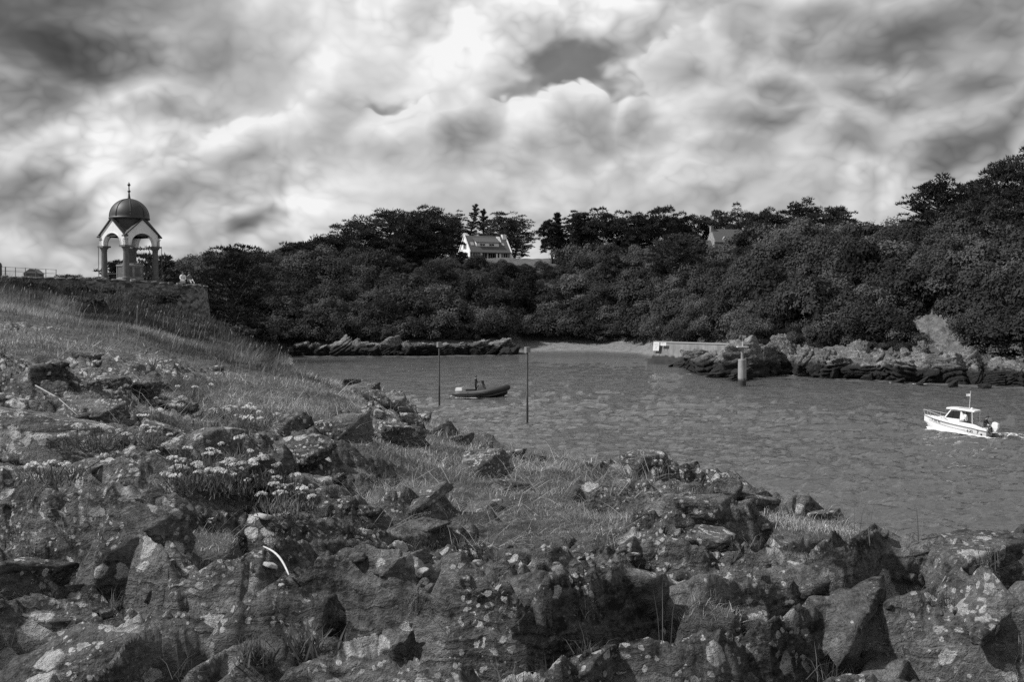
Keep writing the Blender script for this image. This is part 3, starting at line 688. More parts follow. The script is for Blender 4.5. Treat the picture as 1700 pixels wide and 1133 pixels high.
# ------------------------------------------------------------------ foliage builders
def leaves(centres, radii, per, size, elong=1.0, out=0.9, up=0.25, seed=0, shell=(0.72, 1.03), lower=0.35):
    """small leaf-sized triangles over many ellipsoid clumps; normals lean outwards so clumps read light and dark"""
    r_ = np.random.default_rng(seed); c = np.repeat(np.asarray(centres, float), per, 0); q = np.repeat(np.asarray(radii, float), per, 0)
    m_ = len(c); d = r_.normal(0, 1, (m_, 3)); d /= np.linalg.norm(d, axis=1)[:, None]
    d[:, 2] = np.where(d[:, 2] < -lower, -d[:, 2] * 0.6, d[:, 2])
    p = c + d * q * r_.uniform(shell[0], shell[1], (m_, 1))
    n_ = d * out * 1.35 + r_.normal(0, 0.40, (m_, 3)) + np.array([0, 0, up]); n_ /= np.linalg.norm(n_, axis=1)[:, None]
    a = np.cross(n_, r_.normal(0, 1, (m_, 3))); a /= np.linalg.norm(a, axis=1)[:, None]
    if elong > 1:                                                       # needles and sprays point outwards and up
        a = d * 0.9 + r_.normal(0, 0.5, (m_, 3)) + np.array([0, 0, 0.45]); a /= np.linalg.norm(a, axis=1)[:, None]
        n_ = np.cross(a, r_.normal(0, 1, (m_, 3))); n_ /= np.linalg.norm(n_, axis=1)[:, None]
    b_ = np.cross(n_, a); s = size * r_.uniform(0.6, 1.35, (m_, 1))
    v = np.stack([p - b_ * s * 0.5, p + b_ * s * 0.5, p + a * s * elong], 1).reshape(-1, 3)
    return v
def tri_mesh(name, v, mat): return mesh_np(name, v, np.arange(len(v)).reshape(-1, 3), mat)
M_SCRUB = leaf_material('scrub_leaves', 0.058, 0.55, 0.2, posscale=0.22)
M_CONIF = leaf_material('conifer_needles', 0.046, 0.35, 0.12, posscale=0.5)
M_BARK = plain('bark', 0.07, 0.95, 0.35, 3.0, bumpd=0.04)

def bush_verts(seed, rx=2.4, rz=2.0, lumps=24, per=125, size=0.24):
    r_ = np.random.default_rng(seed)
    cen = [(0, 0, rz * 0.55)]; rad = [(rx * 0.72, rx * 0.72, rz * 0.7)]
    for i in range(lumps):
        a = r_.uniform(0, 6.283); e = r_.uniform(0.0, 1.45); k = r_.uniform(0.65, 0.95)
        cen.append((rx * k * math.cos(a) * math.cos(e), rx * k * math.sin(a) * math.cos(e), rz * (0.30 + 0.72 * k * math.sin(e)) + r_.normal(0, 0.12)))
        q = rx * r_.uniform(0.22, 0.46); rad.append((q, q, q * 0.8))
    return leaves(cen, rad, per, size, 1.0, 0.9, 0.3, seed)
M_SCRUB2 = leaf_material('gorse_leaves', 0.092, 0.4, 0.25, posscale=0.3); M_SCRUB3 = leaf_material('holly_leaves', 0.038, 0.4, 0.15, posscale=0.3)
protos = bpy.data.collections.new('scrub_prototypes')
for i in range(9):
    big = i % 3
    po = bpy.data.objects.new('scrub_bush', tri_mesh('scrub_bush', bush_verts(900 + i, 2.3 + 0.25 * big, 1.7 + 0.35 * big, 16 + 3 * big, 190, (0.17, 0.13, 0.21)[i % 3 if i < 6 else 0]), (M_SCRUB, M_SCRUB, M_SCRUB3, M_SCRUB, M_SCRUB2, M_SCRUB, M_SCRUB3, M_SCRUB, M_SCRUB2)[i]))
    protos.objects.link(po)
# points of the thicket
random.seed(11); pts, scl, rot = [], [], []
house_gap = lambda px, t: (640 < px < 765 and t > 0.98) or (765 <= px < 930 and t > 0.84) or (1150 < px < 1215 and t > 0.90) or t > 1.12
for px in np.arange(300, 1790, 11):
    s0 = np.interp(px, HPX, HS); r0 = np.interp(px, HPX, HRD)
    t = 0.15 if (px < 840 or px > 1245) else 0.35
    if px > 1245: t = 0.19
    while t < (1.08 if px < 1180 else 1.25):
        d = s0 + (r0 - s0) * t; qx = px + random.uniform(-7, 7)
        row = H0 / 2 - FPX * math.tan(math.atan2(hill_z(qx, d) + 1.0 - EYE.z, d) + PITCH)
        inscar = ((qx - 1550 - (row - 540) * 0.5) / 60) ** 2 + ((row - 552) / 52) ** 2 < 1.0
        grassy = 1255 < qx < 1420 and row > 540
        low = random.uniform(0.28, 0.5) if grassy or (1420 < qx < 1660 and row > 565) else 1.0
        if not inscar and not house_gap(qx, t) and not (1090 < qx < 1250 and t < 0.42 and row > 556):
            pts.append((ucol(qx) * d, d, hill_z(qx, d) - 0.5 * low))
            k = random.uniform(0.75, 1.75) * low
            if 1230 < qx < 1520 and t > 0.55: k *= random.uniform(1.0, 1.5)
            if 0.62 < t and 650 < qx < 940: k *= 0.6
            scl.append((k * random.uniform(0.85, 1.2), k * random.uniform(0.85, 1.2), k * random.uniform(0.75, 1.55))); rot.append((random.gauss(0, 0.12), random.gauss(0, 0.12), random.uniform(0, 6.28)))
        t += random.uniform(0.05, 0.11) * (1.0 if low == 1 else 0.6)
# low growth behind the gazebo terrace
for px in np.arange(-60, 330, 9):
    for d in (132, 140, 150, 162):
        k = random.uniform(0.5, 0.95) if px < 150 else random.uniform(0.5, 0.9) + (px - 150) / 400
        pts.append((ucol(px) * d, d + random.uniform(-3, 3), hill_z(px, d) - 0.4)); scl.append((k, k, k * random.uniform(0.8, 1.2))); rot.append((0, 0, random.uniform(0, 6.28)))
pm = bpy.data.meshes.new('hillside_scrub'); pm.from_pydata(pts, [], [])
a = pm.attributes.new('sc', 'FLOAT_VECTOR', 'POINT'); a.data.foreach_set('vector', np.array(scl, np.float32).ravel())
a = pm.attributes.new('ro', 'FLOAT_VECTOR', 'POINT'); a.data.foreach_set('vector', np.array(rot, np.float32).ravel())
scrub = tag(ob('hillside_scrub', pm), 'dense dark scrub thicket covering the far hillside', 'scrub', None, 'stuff')
gn_ = bpy.data.node_groups.new('scrub_scatter', 'GeometryNodeTree')
gn_.interface.new_socket('Geometry', in_out='INPUT', socket_type='NodeSocketGeometry'); gn_.interface.new_socket('Geometry', in_out='OUTPUT', socket_type='NodeSocketGeometry')
gi = gn_.nodes.new('NodeGroupInput'); go = gn_.nodes.new('NodeGroupOutput'); ip = gn_.nodes.new('GeometryNodeInstanceOnPoints'); ci = gn_.nodes.new('GeometryNodeCollectionInfo')
ci.inputs[0].default_value = protos; ci.inputs['Separate Children'].default_value = True; ci.inputs['Reset Children'].default_value = True
na1 = gn_.nodes.new('GeometryNodeInputNamedAttribute'); na1.data_type = 'FLOAT_VECTOR'; na1.inputs[0].default_value = 'sc'
na2 = gn_.nodes.new('GeometryNodeInputNamedAttribute'); na2.data_type = 'FLOAT_VECTOR'; na2.inputs[0].default_value = 'ro'
ip.inputs['Pick Instance'].default_value = True
L = gn_.links.new
L(gi.outputs[0], ip.inputs['Points']); L(ci.outputs[0], ip.inputs['Instance']); L(na1.outputs[0], ip.inputs['Scale']); L(na2.outputs[0], ip.inputs['Rotation']); L(ip.outputs[0], go.inputs[0])
mod = scrub.modifiers.new('scatter', 'NODES'); mod.node_group = gn_

# ------------------------------------------------------------------ trees
def tree(name, px, top_row, wpx, depth, kind, label, group, seed, base_z=None, lean=0.0, bare=False):
    r_ = np.random.default_rng(seed); z0 = hill_z(px, depth) - 0.2 if base_z is None else base_z
    zt = float(zrow(top_row, depth)); Hh = max(zt - z0, 3.0); Wd = wpx / FPX * depth * 0.5
    root = thing(name, (ucol(px) * depth, depth, z0), label, 'tree', group)
    tr = MB(); cen, rad = [], []
    top = np.array([lean * Hh, 0, Hh * 0.93])
    def axis(h): return np.array([lean * Hh * h + 0.05 * Hh * math.sin(h * 4 + seed), 0.03 * Hh * math.sin(h * 5 + seed * 2), Hh * 0.95 * h])
    tr.tube([axis(h) for h in (0, 0.15, 0.35, 0.55, 0.75, 0.92)], [0.036 * Hh, 0.028 * Hh, 0.022 * Hh, 0.016 * Hh, 0.010 * Hh, 0.004 * Hh], 7)
    if kind == 'cypress':                                               # spreading flat plates on long limbs
        nl = 58
        for i in range(nl):
            h = 0.12 + 0.86 * (i / nl) ** 0.9; a = i * 2.4 + r_.uniform(-0.5, 0.5)
            reach = Wd * (0.62 + 0.42 * math.sin(min(1, (h - 0.1) / 0.9) * math.pi * 0.86)) * r_.uniform(0.7, 1.12) * (1.0 if h < 0.75 else (1.05 - h) / 0.33 + 0.12)
            p0 = axis(h * 0.82); end = axis(h) + np.array([math.cos(a) * reach, math.sin(a) * reach, r_.uniform(0.0, 0.06) * Hh])
            mid = p0 * 0.45 + end * 0.55 + np.array([0, 0, -0.02 * Hh])
            tr.tube([p0, mid, end], [0.012 * Hh, 0.007 * Hh, 0.003 * Hh], 5)
            for k in range(4):
                f = r_.uniform(0.35, 1.05); q = p0 + (end - p0) * f + r_.normal(0, 0.025 * Hh, 3); s = Wd * r_.uniform(0.13, 0.25)
                cen.append(q + np.array([0, 0, 0.02 * Hh])); rad.append((s, s, s * r_.uniform(0.28, 0.5)))
        v = leaves(cen, rad, 58, 0.18, 2.6, 0.8, 0.5, seed, lower=0.15)
    elif kind == 'pine':                                                # rounded head of needle clumps on a bare stem
        nl = 84
        for i in range(nl):
            e = math.asin(r_.uniform(-0.85, 1.0)); a = r_.uniform(0, 6.283); k = r_.uniform(0.45, 1.0)
            q = axis(0.57) + np.array([Wd * k * math.cos(a) * math.cos(e), Wd * k * math.sin(a) * math.cos(e), Hh * 0.41 * k * math.sin(e)])
            if i % 3 == 0: tr.tube([axis(0.5 + 0.25 * r_.random()), axis(0.57) * 0.4 + q * 0.6, q], [0.010 * Hh, 0.006 * Hh, 0.003 * Hh], 5)
            s = Wd * r_.uniform(0.16, 0.30); cen.append(q); rad.append((s, s, s * 0.72))
        v = leaves(cen, rad, 135, 0.17, 2.6, 0.9, 0.4, seed, lower=0.3)
    else:                                                               # 'fir': narrow, spiky, irregular whorls
        nl = 46
        for i in range(nl):
            h = 0.14 + 0.84 * i / nl; a = i * 2.4 + r_.uniform(-0.4, 0.4); reach = Wd * (1.08 - h) * r_.uniform(0.6, 1.15) + 0.10
            p0 = axis(h); end = p0 + np.array([math.cos(a) * reach, math.sin(a) * reach, r_.uniform(0.02, 0.08) * Hh])
            tr.tube([p0, end], [0.008 * Hh, 0.002 * Hh], 4)
            for k in range(3):
                f = 0.35 + 0.33 * k; s = max(0.22, reach * 0.26); cen.append(p0 + (end - p0) * f); rad.append((s, s, s * 0.55))
        v = leaves(cen, rad, 60, 0.16, 2.6, 0.8, 0.5, seed)
    if bare:
        for i in range(9):
            a = r_.uniform(-2.9, 0.6); p0 = axis(0.8); e_ = p0 + np.array([math.cos(a) * Wd * 0.6, math.sin(a) * Wd * 0.3, Hh * r_.uniform(0.12, 0.25)])
            tr.tube([p0, (p0 + e_) / 2 + np.array([0, 0, 0.03 * Hh]), e_], [0.010 * Hh, 0.005 * Hh, 0.0015 * Hh], 4)
    tr.build('trunk', M_BARK, root); ob('crown', tri_mesh('crown', v, M_CONIF), root)
    return root
GA = 'cypresses left of the white house'; GB = 'conifers behind the white house'; GC = 'pines along the middle ridge'; GD = 'tall conifers at the right edge'; GE = 'trees behind the gazebo'
TREES = [
 ('cypress_tree',272,412,92,138,'cypress','dark spreading cypress seen through and right of the domed gazebo',GE),
 ('cypress_tree',385,404,118,152,'cypress','broad flat topped cypress standing alone right of the stone wall',GE),
 ('cypress_tree',205,432,60,142,'cypress','low cypress showing between the gazebo columns',GE),
 ('cypress_tree',462,416,40,212,'fir','small pointed conifer at the left end of the hilltop row',GA),
 ('cypress_tree',497,404,74,214,'cypress','low spreading cypress second in the hilltop row',GA),
 ('cypress_tree',547,394,84,216,'cypress','mid height cypress where the hilltop row begins to climb',GA),
 ('cypress_tree',592,364,86,219,'cypress','cypress leaning over the left shoulder of the tall clump',GA),
 ('cypress_tree',640,346,104,222,'cypress','tall cypress with bare dead twigs at its crown',GA),
 ('cypress_tree',688,352,96,224,'cypress','broad dark cypress in the middle of the tall clump',GA),
 ('cypress_tree',722,342,80,228,'cypress','tallest cypress of the clump left of the white house',GA),
 ('cypress_tree',702,384,84,220,'cypress','lower cypress with open trunks in front of the tall clump',GA),
 ('cypress_tree',668,392,76,218,'cypress','low limbed cypress on the lawn left of the house',GA),
 ('conifer_tree',754,354,44,318,'cypress','dark cypress directly behind the gable of the white house',GB),
 ('conifer_tree',779,336,48,318,'fir','slender spire topped conifer above the house ridge',GB),
 ('conifer_tree',801,345,54,318,'fir','second slender conifer above the house dormer',GB),
 ('conifer_tree',829,353,58,316,'cypress','bushy cypress rising behind the house chimney',GB),
 ('conifer_tree',852,358,56,314,'cypress','cypress with ragged right side beyond the white house',GB),
 ('pine_tree',913,362,34,222,'pine','open airy pine at the left end of the middle ridge',GC),
 ('pine_tree',930,350,36,224,'fir','thin spiky conifer beside the airy pine',GC),
 ('pine_tree',958,351,50,222,'cypress','cypress between the spiky conifer and the rounded pines',GC),
 ('pine_tree',992,343,66,222,'pine','rounded dense pine left of the middle of the ridge',GC),
 ('pine_tree',1026,343,62,222,'pine','rounded pine second from the ridge middle',GC),
 ('pine_tree',1060,354,60,221,'cypress','lower cypress in the dip of the ridge line',GC),
 ('pine_tree',1092,338,62,220,'pine','high round headed pine above the plated cypress',GC),
 ('pine_tree',1116,348,48,240,'pine','small round pine left of the stone house chimney',GC),
 ('pine_tree',1150,349,54,250,'pine','pine directly behind the lower roof of the stone house',GC),
 ('pine_tree',1188,343,50,250,'pine','pine directly above the stone house chimney',GC),
 ('pine_tree',1228,335,62,246,'pine','round pine behind the right end of the stone house',GC),
 ('pine_tree',1272,340,64,208,'pine','broad pine right of the stone house antenna',GC),
 ('pine_tree',1330,336,76,204,'cypress','wide cypress topped pine near the right end of the ridge',GC),
 ('pine_tree',1382,344,64,200,'cypress','last cypress before the gap at the right',GC),
 ('cypress_tree',1110,388,76,190,'cypress','low cypress with pale layered plates on the slope',None),
 ('cypress_tree',1545,296,92,156,'cypress','wide cypress with long low branches at the gap',GD),
 ('pine_tree',1606,290,62,158,'pine','pine between the wide cypress and the edge trees',GD),
 ('pine_tree',1652,262,96,152,'pine','large dark pine second from the right edge',GD),
 ('pine_tree',1702,240,120,150,'pine','tallest dark pine cut by the right edge',GD),
 ('pine_tree',1640,330,110,146,'cypress','low dark cypress under the tall right pines',GD),
]
for i, (nm, px, tr_, wp, dp, kd, lb, gp) in enumerate(TREES):
    tree(nm, px, tr_, wp * (1.12 if kd != 'fir' else 1.0), dp, kd, lb, gp, 1000 + i * 7, lean=random.uniform(-0.05, 0.08), bare=(i == 7))
# single bushes and broadleaf crowns that stand out of the thicket
def bush(px, top_row, wpx, depth, label, seed, zoff=0.0):
    z0 = hill_z(px, depth) - 0.3 + zoff; zt = float(zrow(top_row, depth)); rx = wpx / FPX * depth * 0.5; rz = (zt - z0)
    root = thing('bush', (ucol(px) * depth, depth, z0), label, 'bush', None)
    v = bush_verts(seed, rx * 0.9, rz * 0.92, 30, 170, 0.22)
    ob('crown', tri_mesh('crown', v, M_SCRUB), root)
    st = MB()
    for k in range(4): st.tube([(0, 0, -0.2), (0.2 * rx * math.cos(k * 1.7), 0.2 * rx * math.sin(k * 1.7), rz * 0.35), (0.45 * rx * math.cos(k * 1.7), 0.45 * rx * math.sin(k * 1.7), rz * 0.6)], [0.09, 0.06, 0.03], 5)
    st.build('stem', M_BARK, root)
bush(767, 417, 20, 229, 'dark round bush against the gable of the white house', 71)
bush(1243, 377, 62, 178, 'large rounded bush covering the right of the stone house', 72)
bush(1290, 392, 60, 172, 'rounded bush downhill right of the stone house', 73)
bush(1447, 372, 58, 166, 'domed bush on the skyline before the right gap', 74)
bush(1398, 378, 50, 170, 'smaller bush under the last ridge cypress', 75)
bush(1350, 388, 60, 172, 'pale topped bush between stone house and skyline dome', 76)
bush(1160, 408, 40, 190, 'bush below the lower roof of the stone house', 77)
bush(1570, 362, 90, 146, 'wide bush under the wide cypress at the gap', 78)
bush(1010, 398, 50, 205, 'bush under the rounded pines of the ridge', 79)
bush(1500, 385, 60, 156, 'low bush left of the wide gap cypress', 80)

# ------------------------------------------------------------------ building materials
M_WHITE = plain('white_render', 0.74, 0.8, 0.08, 1.2, bumpd=0.01)
M_STONE = plain('grey_granite', 0.11, 0.85, 0.25, 4.0, bumpd=0.02)
M_PALE = plain('pale_granite', 0.24, 0.85, 0.25, 3.0, bumpd=0.02)
M_ZINC = plain('dark_zinc', 0.03, 0.55, 0.30, 1.3)
M_DARK = plain('dark_metal', 0.04, 0.5, 0.2, 5.0)
M_SLATE = plain('slate_roof', 0.075, 0.6, 0.30, 5.0, bumpd=0.03)
M_GLASS = plain('window_glass', 0.02, 0.08, 0.1, 1.0)
M_PAINT = plain('white_paint', 0.78, 0.45, 0.05, 2.0)
M_SHUT = plain('grey_shutter', 0.10, 0.6, 0.15, 4.0)

# ------------------------------------------------------------------ domed memorial gazebo
GD_ = 95.0; gz = P(216.2, 468, GD_)
gaz = thing('memorial_gazebo', (gz.x, gz.y, gz.z), 'domed open memorial gazebo with four white arched gables on grey columns', 'gazebo', None, RAD(57.4))
A_, TH = 1.92, 0.36
MB().box((-2.25, -2.25, -0.6), (2.25, 2.25, 0.0)).box((-2.05, -2.05, 0.0), (2.05, 2.05, 0.14)).build('plinth', M_STONE, gaz)
for sx_ in (-1, 1):
    for sy_ in (-1, 1):
        c = (sx_ * (A_ - 0.30), sy_ * (A_ - 0.30))
        col = MB().lathe([(0.36, 0.14), (0.36, 0.34), (0.31, 0.42), (0.29, 0.5), (0.275, 1.6), (0.25, 2.86)], 16, c).build('column', M_STONE, gaz, False)
        MB().lathe([(0.25, 2.84), (0.29, 2.88), (0.27, 2.94), (0.28, 3.0), (0.40, 3.16), (0.42, 3.2)], 16, c).box((c[0] - 0.43, c[1] - 0.43, 3.2), (c[0] + 0.43, c[1] + 0.43, 3.36)).build('capital', M_STONE, col)
N_ = 20
for q in range(4):
    M = Matrix.Rotation(q * math.pi / 2, 4, 'Z')
    arch, outer = [], []
    for i in range(N_ + 1):
        t = math.pi * (1 - i / N_); arch.append((1.24 * math.cos(t), 3.48 + 1.02 * math.sin(t)))
    arch = [(-1.24, 3.36)] + arch + [(1.24, 3.36)]
    for (x, z) in arch:
        t = x / 1.24
        if z <= 3.37: outer.append((math.copysign(A_, x), 3.36))
        elif abs(t) > 0.985: outer.append((math.copysign(A_, x), 4.0))
        else:
            k = x / 1.24 * A_; outer.append((k, 4.24 + (1 - abs(k) / A_) * 1.56))
    mb = MB(); n_ = len(arch)
    f = [M @ Vector((x, -A_, z)) for x, z in arch] + [M @ Vector((x, -A_, z)) for x, z in outer]
    bk = [M @ Vector((x, -A_ + TH, z)) for x, z in arch] + [M @ Vector((x * (1 - 0.0), -A_ + TH, z)) for x, z in outer]
    vs = f + bk; o_ = 2 * n_; fs = []
    for i in range(n_ - 1):
        fs += [(i, i + 1, n_ + i + 1, n_ + i), (o_ + i + 1, o_ + i, o_ + n_ + i, o_ + n_ + i + 1), (i + 1, i, o_ + i, o_ + i + 1), (n_ + i, n_ + i + 1, o_ + n_ + i + 1, o_ + n_ + i)]
    fs += [(0, n_, o_ + n_, o_), (n_ - 1, o_ + n_ - 1, o_ + 2 * n_ - 1, 2 * n_ - 1)]
    gab = mb.add(vs, fs).build('gable', M_WHITE, gaz)
    am = MB()                                                            # raised archivolt round the opening
    ap = [(1.24 * math.cos(math.pi * (1 - i / N_)), 3.48 + 1.02 * math.sin(math.pi * (1 - i / N_))) for i in range(N_ + 1)]
    am.tube([M @ Vector((x * 1.05, -A_ - 0.01, 3.46 + (z - 3.46) * 1.05)) for x, z in ap], 0.055, 6)
    am.build('archivolt', M_WHITE, gab)
    ck = MB()
    for s in (-1, 1):
        e0 = Vector((s * (A_ + 0.16), -A_ - 0.13, 4.14)); e1 = Vector((0, -A_ - 0.13, 5.84))
        dr = (e1 - e0); up = Vector((-dr.z, 0, dr.x)).normalized() * (0.10 if s > 0 else 0.10)
        if up.z < 0: up = -up
        ck.prism([e0, e1, e1 + up, e0 + up], (0, 0.36, 0), M)
    ck.build('raking_cornice', M_ZINC, gab)
    for s in (-1, 1): MB().box((s * A_ - (0.14 if s > 0 else 0.06), -A_ - 0.06, 3.92), (s * A_ + (0.06 if s > 0 else 0.14), -A_ + 0.1, 4.02), M).build('impost', M_WHITE, gab)
# cross roof behind the gables, drum, dome
rf = MB()
for q in range(2):
    M = Matrix.Rotation(q * math.pi / 2, 4, 'Z')
    rf.prism([(-A_ + 0.02, -A_ + 0.1, 4.22), (A_ - 0.02, -A_ + 0.1, 4.22), (0, -A_ + 0.1, 5.76)], (0, 2 * A_ - 0.2, 0), M)
rf.build('cross_roof', M_ZINC, gaz)
MB().lathe([(1.64, 4.55), (1.66, 5.9)], 16).build('drum', M_ZINC, gaz)
dome = MB().lathe([(1.70, 5.86), (1.84, 5.90), (1.86, 6.04), (1.78, 6.10)] + [(1.77 * math.cos(t), 6.12 + 1.74 * math.sin(t)) for t in [i * math.pi / 2 / 14 for i in range(14)]] + [(0.06, 7.86)], 32).build('dome', M_ZINC, gaz, True)
for k in range(8):
    a = k * math.pi / 4 + 0.2
    MB().tube([(1.79 * math.cos(t) * math.cos(a), 1.79 * math.cos(t) * math.sin(a), 6.12 + 1.75 * math.sin(t)) for t in [i * math.pi / 2 / 12 for i in range(13)]], 0.035, 5).build('rib', M_ZINC, dome)
MB().lathe([(0.20, 7.8), (0.13, 7.95), (0.09, 8.2), (0.06, 8.45), (0.14, 8.55), (0.14, 8.63), (0.06, 8.7), (0.05, 9.05), (0.12, 9.12), (0.15, 9.22), (0.08, 9.3), (0.02, 9.45)], 10).build('finial', M_DARK, gaz, True)
ped = MB().lathe([(1.26, 0.14), (1.26, 0.34), (1.18, 0.40), (1.18, 1.40), (1.28, 1.46), (1.28, 1.58), (0.95, 1.64), (0.95, 1.78)], 8, ang0=math.pi / 8).build('pedestal', M_PALE, gaz)
for k in range(8):
    a = k * math.pi / 4; M = Matrix.Rotation(a, 4, 'Z')
    MB().box((1.06, -0.30, 0.46), (1.115, 0.30, 1.34), M).build('panel', M_STONE, ped)
    M = Matrix.Rotation(a + math.pi / 8, 4, 'Z'); MB().box((1.10, -0.09, 0.40), (1.215, 0.09, 1.40), M).build('pilaster', M_PALE, ped)
MB().box((-0.32, -0.25, 1.78), (0.32, 0.25, 2.5)).box((-0.24, -0.2, 2.5), (0.24, 0.2, 3.15)).build('stele', M_STONE, gaz)
for (x, y) in ((-A_ - 0.15, A_ - 0.05), (A_ + 0.12, -A_ - 0.1)): MB().tube([(x, y, 0), (x, y, 3.25)], 0.028, 6).build('drain_pipe', M_SHUT, gaz)
rl = MB()
for q in range(4):
    M = Matrix.Rotation(q * math.pi / 2, 4, 'Z'); rl.tube([M @ Vector((-1.6, -1.66, 0.72)), M @ Vector((1.6, -1.66, 0.72))], 0.02, 5)
rl.build('rail', M_DARK, gaz)

# ------------------------------------------------------------------ rubble terrace wall and the terrace behind it
wall_px = [(-260, 84, 458), (-60, 85, 459), (60, 86, 461.5), (150, 87, 463.5), (215, 88, 466.5), (265, 89, 469.5), (299, 90, 472.5)]
wp = [P(a, c, b) for a, b, c in wall_px]
cx_, cy_ = wp[-1].x, wp[-1].y + 3.0
for k in range(1, 7): wp.append(Vector((cx_ + 1.35 * math.sin(k * 0.29), cy_ - 3.0 * math.cos(k * 0.29), wp[6].z - 0.02 * k)))
wp.append(Vector((wp[-1].x * 1.16 - 0.6, wp[-1].y * 1.16, wp[-1].z)))
dist = [0]
for a, b in zip(wp[:-1], wp[1:]): dist.append(dist[-1] + (b - a).length)
dist = np.array(dist); WA = np.array(wp); NL, NV = 520, 34
ss = np.linspace(0, dist[-1], NL); path = np.stack([np.interp(ss, dist, WA[:, k]) for k in range(3)], 1)
tg = np.gradient(path[:, :2], axis=0); tg /= np.linalg.norm(tg, axis=1)[:, None]; nr = np.stack([tg[:, 1], -tg[:, 0]], 1)
vv = np.linspace(0, 1, NV); S2, V2 = np.meshgrid(ss, vv * 4.2, indexing='ij')
hs_, es_ = voro_plane(S2 / 0.42 + 0.2 * fbm2(S2, V2 * 2, 2, 4), V2 / 0.24, 17, 0.03, 0.10)
push = hs_ * 0.8 - 0.07 * (1 - sstep(0.02, 0.16, es_)) + V2 * 0.10
wv_ = np.zeros((NL, NV, 3)); wv_[:, :, 0] = path[:, None, 0] + nr[:, None, 0] * push; wv_[:, :, 1] = path[:, None, 1] + nr[:, None, 1] * push
wv_[:, :, 2] = path[:, None, 2] - V2 - 0.08 * 0
ii = np.arange(NL * NV).reshape(NL, NV); wq2 = np.stack([ii[:-1, :-1], ii[:-1, 1:], ii[1:, 1:], ii[1:, :-1]], -1).reshape(-1, 4)
def wall_material():
    m, n, b = new_mat('rubble_wall'); p = geo_pos(n)
    vo = n.voro(n.vmath('MULTIPLY', p, (1, 1, 1.7)), 2.6); c = n.sep(vo.outputs['Color'])[0]; nz = n.noise(p, 5.0, 6, 0.7)
    col = n.math('MULTIPLY', n.map(c, 0, 1, 0.05, 0.26, 'LINEAR'), n.map(nz, 0.3, 0.7, 0.5, 1.4, 'LINEAR')); setc(n, b, col)
    b.inputs['Roughness'].default_value = 0.95; bump(n, b, nz, 0.12, 1.0); return m
M_WALL = wall_material()
wl = ob('terrace_wall', None); tag(wl, 'curved rubble stone retaining wall below the domed gazebo', 'wall')
ob('masonry', mesh_np('masonry', wv_.reshape(-1, 3), wq2, M_WALL), wl)
random.seed(3)
cs_ = [MB().add([(x * a, y * b, z * c) for x, y, z in ((-.5,-.5,0),(.5,-.46,0),(.47,.5,0),(-.5,.5,0),(-.44,-.4,1),(.42,-.42,.9),(.4,.4,1.05),(-.45,.42,.92))], [(0,3,2,1),(4,5,6,7),(0,1,5,4),(1,2,6,5),(2,3,7,6),(3,0,4,7)]).mesh('coping_stone', M_WALL) for a, b, c in ((.55,.6,.16),(.8,.55,.13),(.45,.6,.2),(.65,.6,.1))]
s_ = float(dist[1]) * 0.9
while s_ < dist[12]:
    q = np.array([np.interp(s_, dist, WA[:, k]) for k in range(3)]); i = int(np.searchsorted(ss, s_)); i = min(i, NL - 1)
    o = ob('coping_stone', random.choice(cs_), wl, (q[0] - nr[i, 0] * 0.16, q[1] - nr[i, 1] * 0.16, q[2] - 0.04), (random.gauss(0, 0.04), random.gauss(0, 0.05), math.atan2(tg[i, 1], tg[i, 0]) + random.gauss(0, 0.06)))
    s_ += random.uniform(0.6, 0.95)
# terrace top
tv = [(float(p.x - 0.02), float(p.y + 0.1), float(p.z - 0.05)) for p in wp] + [(wp[0].x, wp[-1].y, wp[0].z)]
tm = bpy.data.meshes.new('terrace'); tm.from_pydata(tv, [], [tuple(range(len(tv)))]); tm.materials.append(plain('terrace_gravel', 0.2, 0.95, 0.3, 1.0)); tm.update()
tag(ob('terrace_path', tm), 'gravel terrace behind the rubble wall', None, None, 'structure')

# ------------------------------------------------------------------ railing and far things at the left skyline
fz = P(2, 462, 100)
rail = thing('railing', fz, 'thin metal railing on the skyline at the left edge', 'railing')
for k, px in enumerate((-40, -16, 8.8, 25.5, 42, 59, 76, 93)):
    b_ = P(px, 466, 100) - fz; t_ = P(px, np.interp(px, [8, 100], [443, 448]), 100) - fz
    MB().tube([b_ + Vector((0, 0, -0.6)), t_], 0.06 if k == 2 else 0.035, 6).build('post', M_SHUT, rail)
for f in (0.0, 6.5): MB().tube([P(px, np.interp(px, [8, 100], [443.5, 448.5]) + f, 100) - fz for px in (-40, 8.8, 42, 93)], 0.022, 5).build('rail', M_SHUT, rail)
bo = P(0, 460, 92); bl = thing('bollard', bo, 'dark round topped bollard cut by the left edge', 'bollard')
MB().lathe([(0.17, -0.8), (0.17, 1.05), (0.15, 1.2), (0.08, 1.3), (0.02, 1.33)], 12).build('shaft', M_DARK, bl, True); MB().lathe([(0.19, 0.95), (0.20, 1.0), (0.19, 1.05)], 12).build('band', M_DARK, bl)
fh = P(56, 460, 175); far = thing('far_cottage', fh, 'tiny dark gabled roof on the skyline beyond the railing', 'house')
MB().box((-1.3, -1, -2), (1.3, 1, 0.55)).build('wall', M_STONE, far); MB().prism([(-1.5, -1.1, 0.5), (1.5, -1.1, 0.5), (0.4, -1.1, 1.35), (-0.2, -1.1, 1.4)], (0, 2.2, 0)).build('roof', M_SLATE, far)

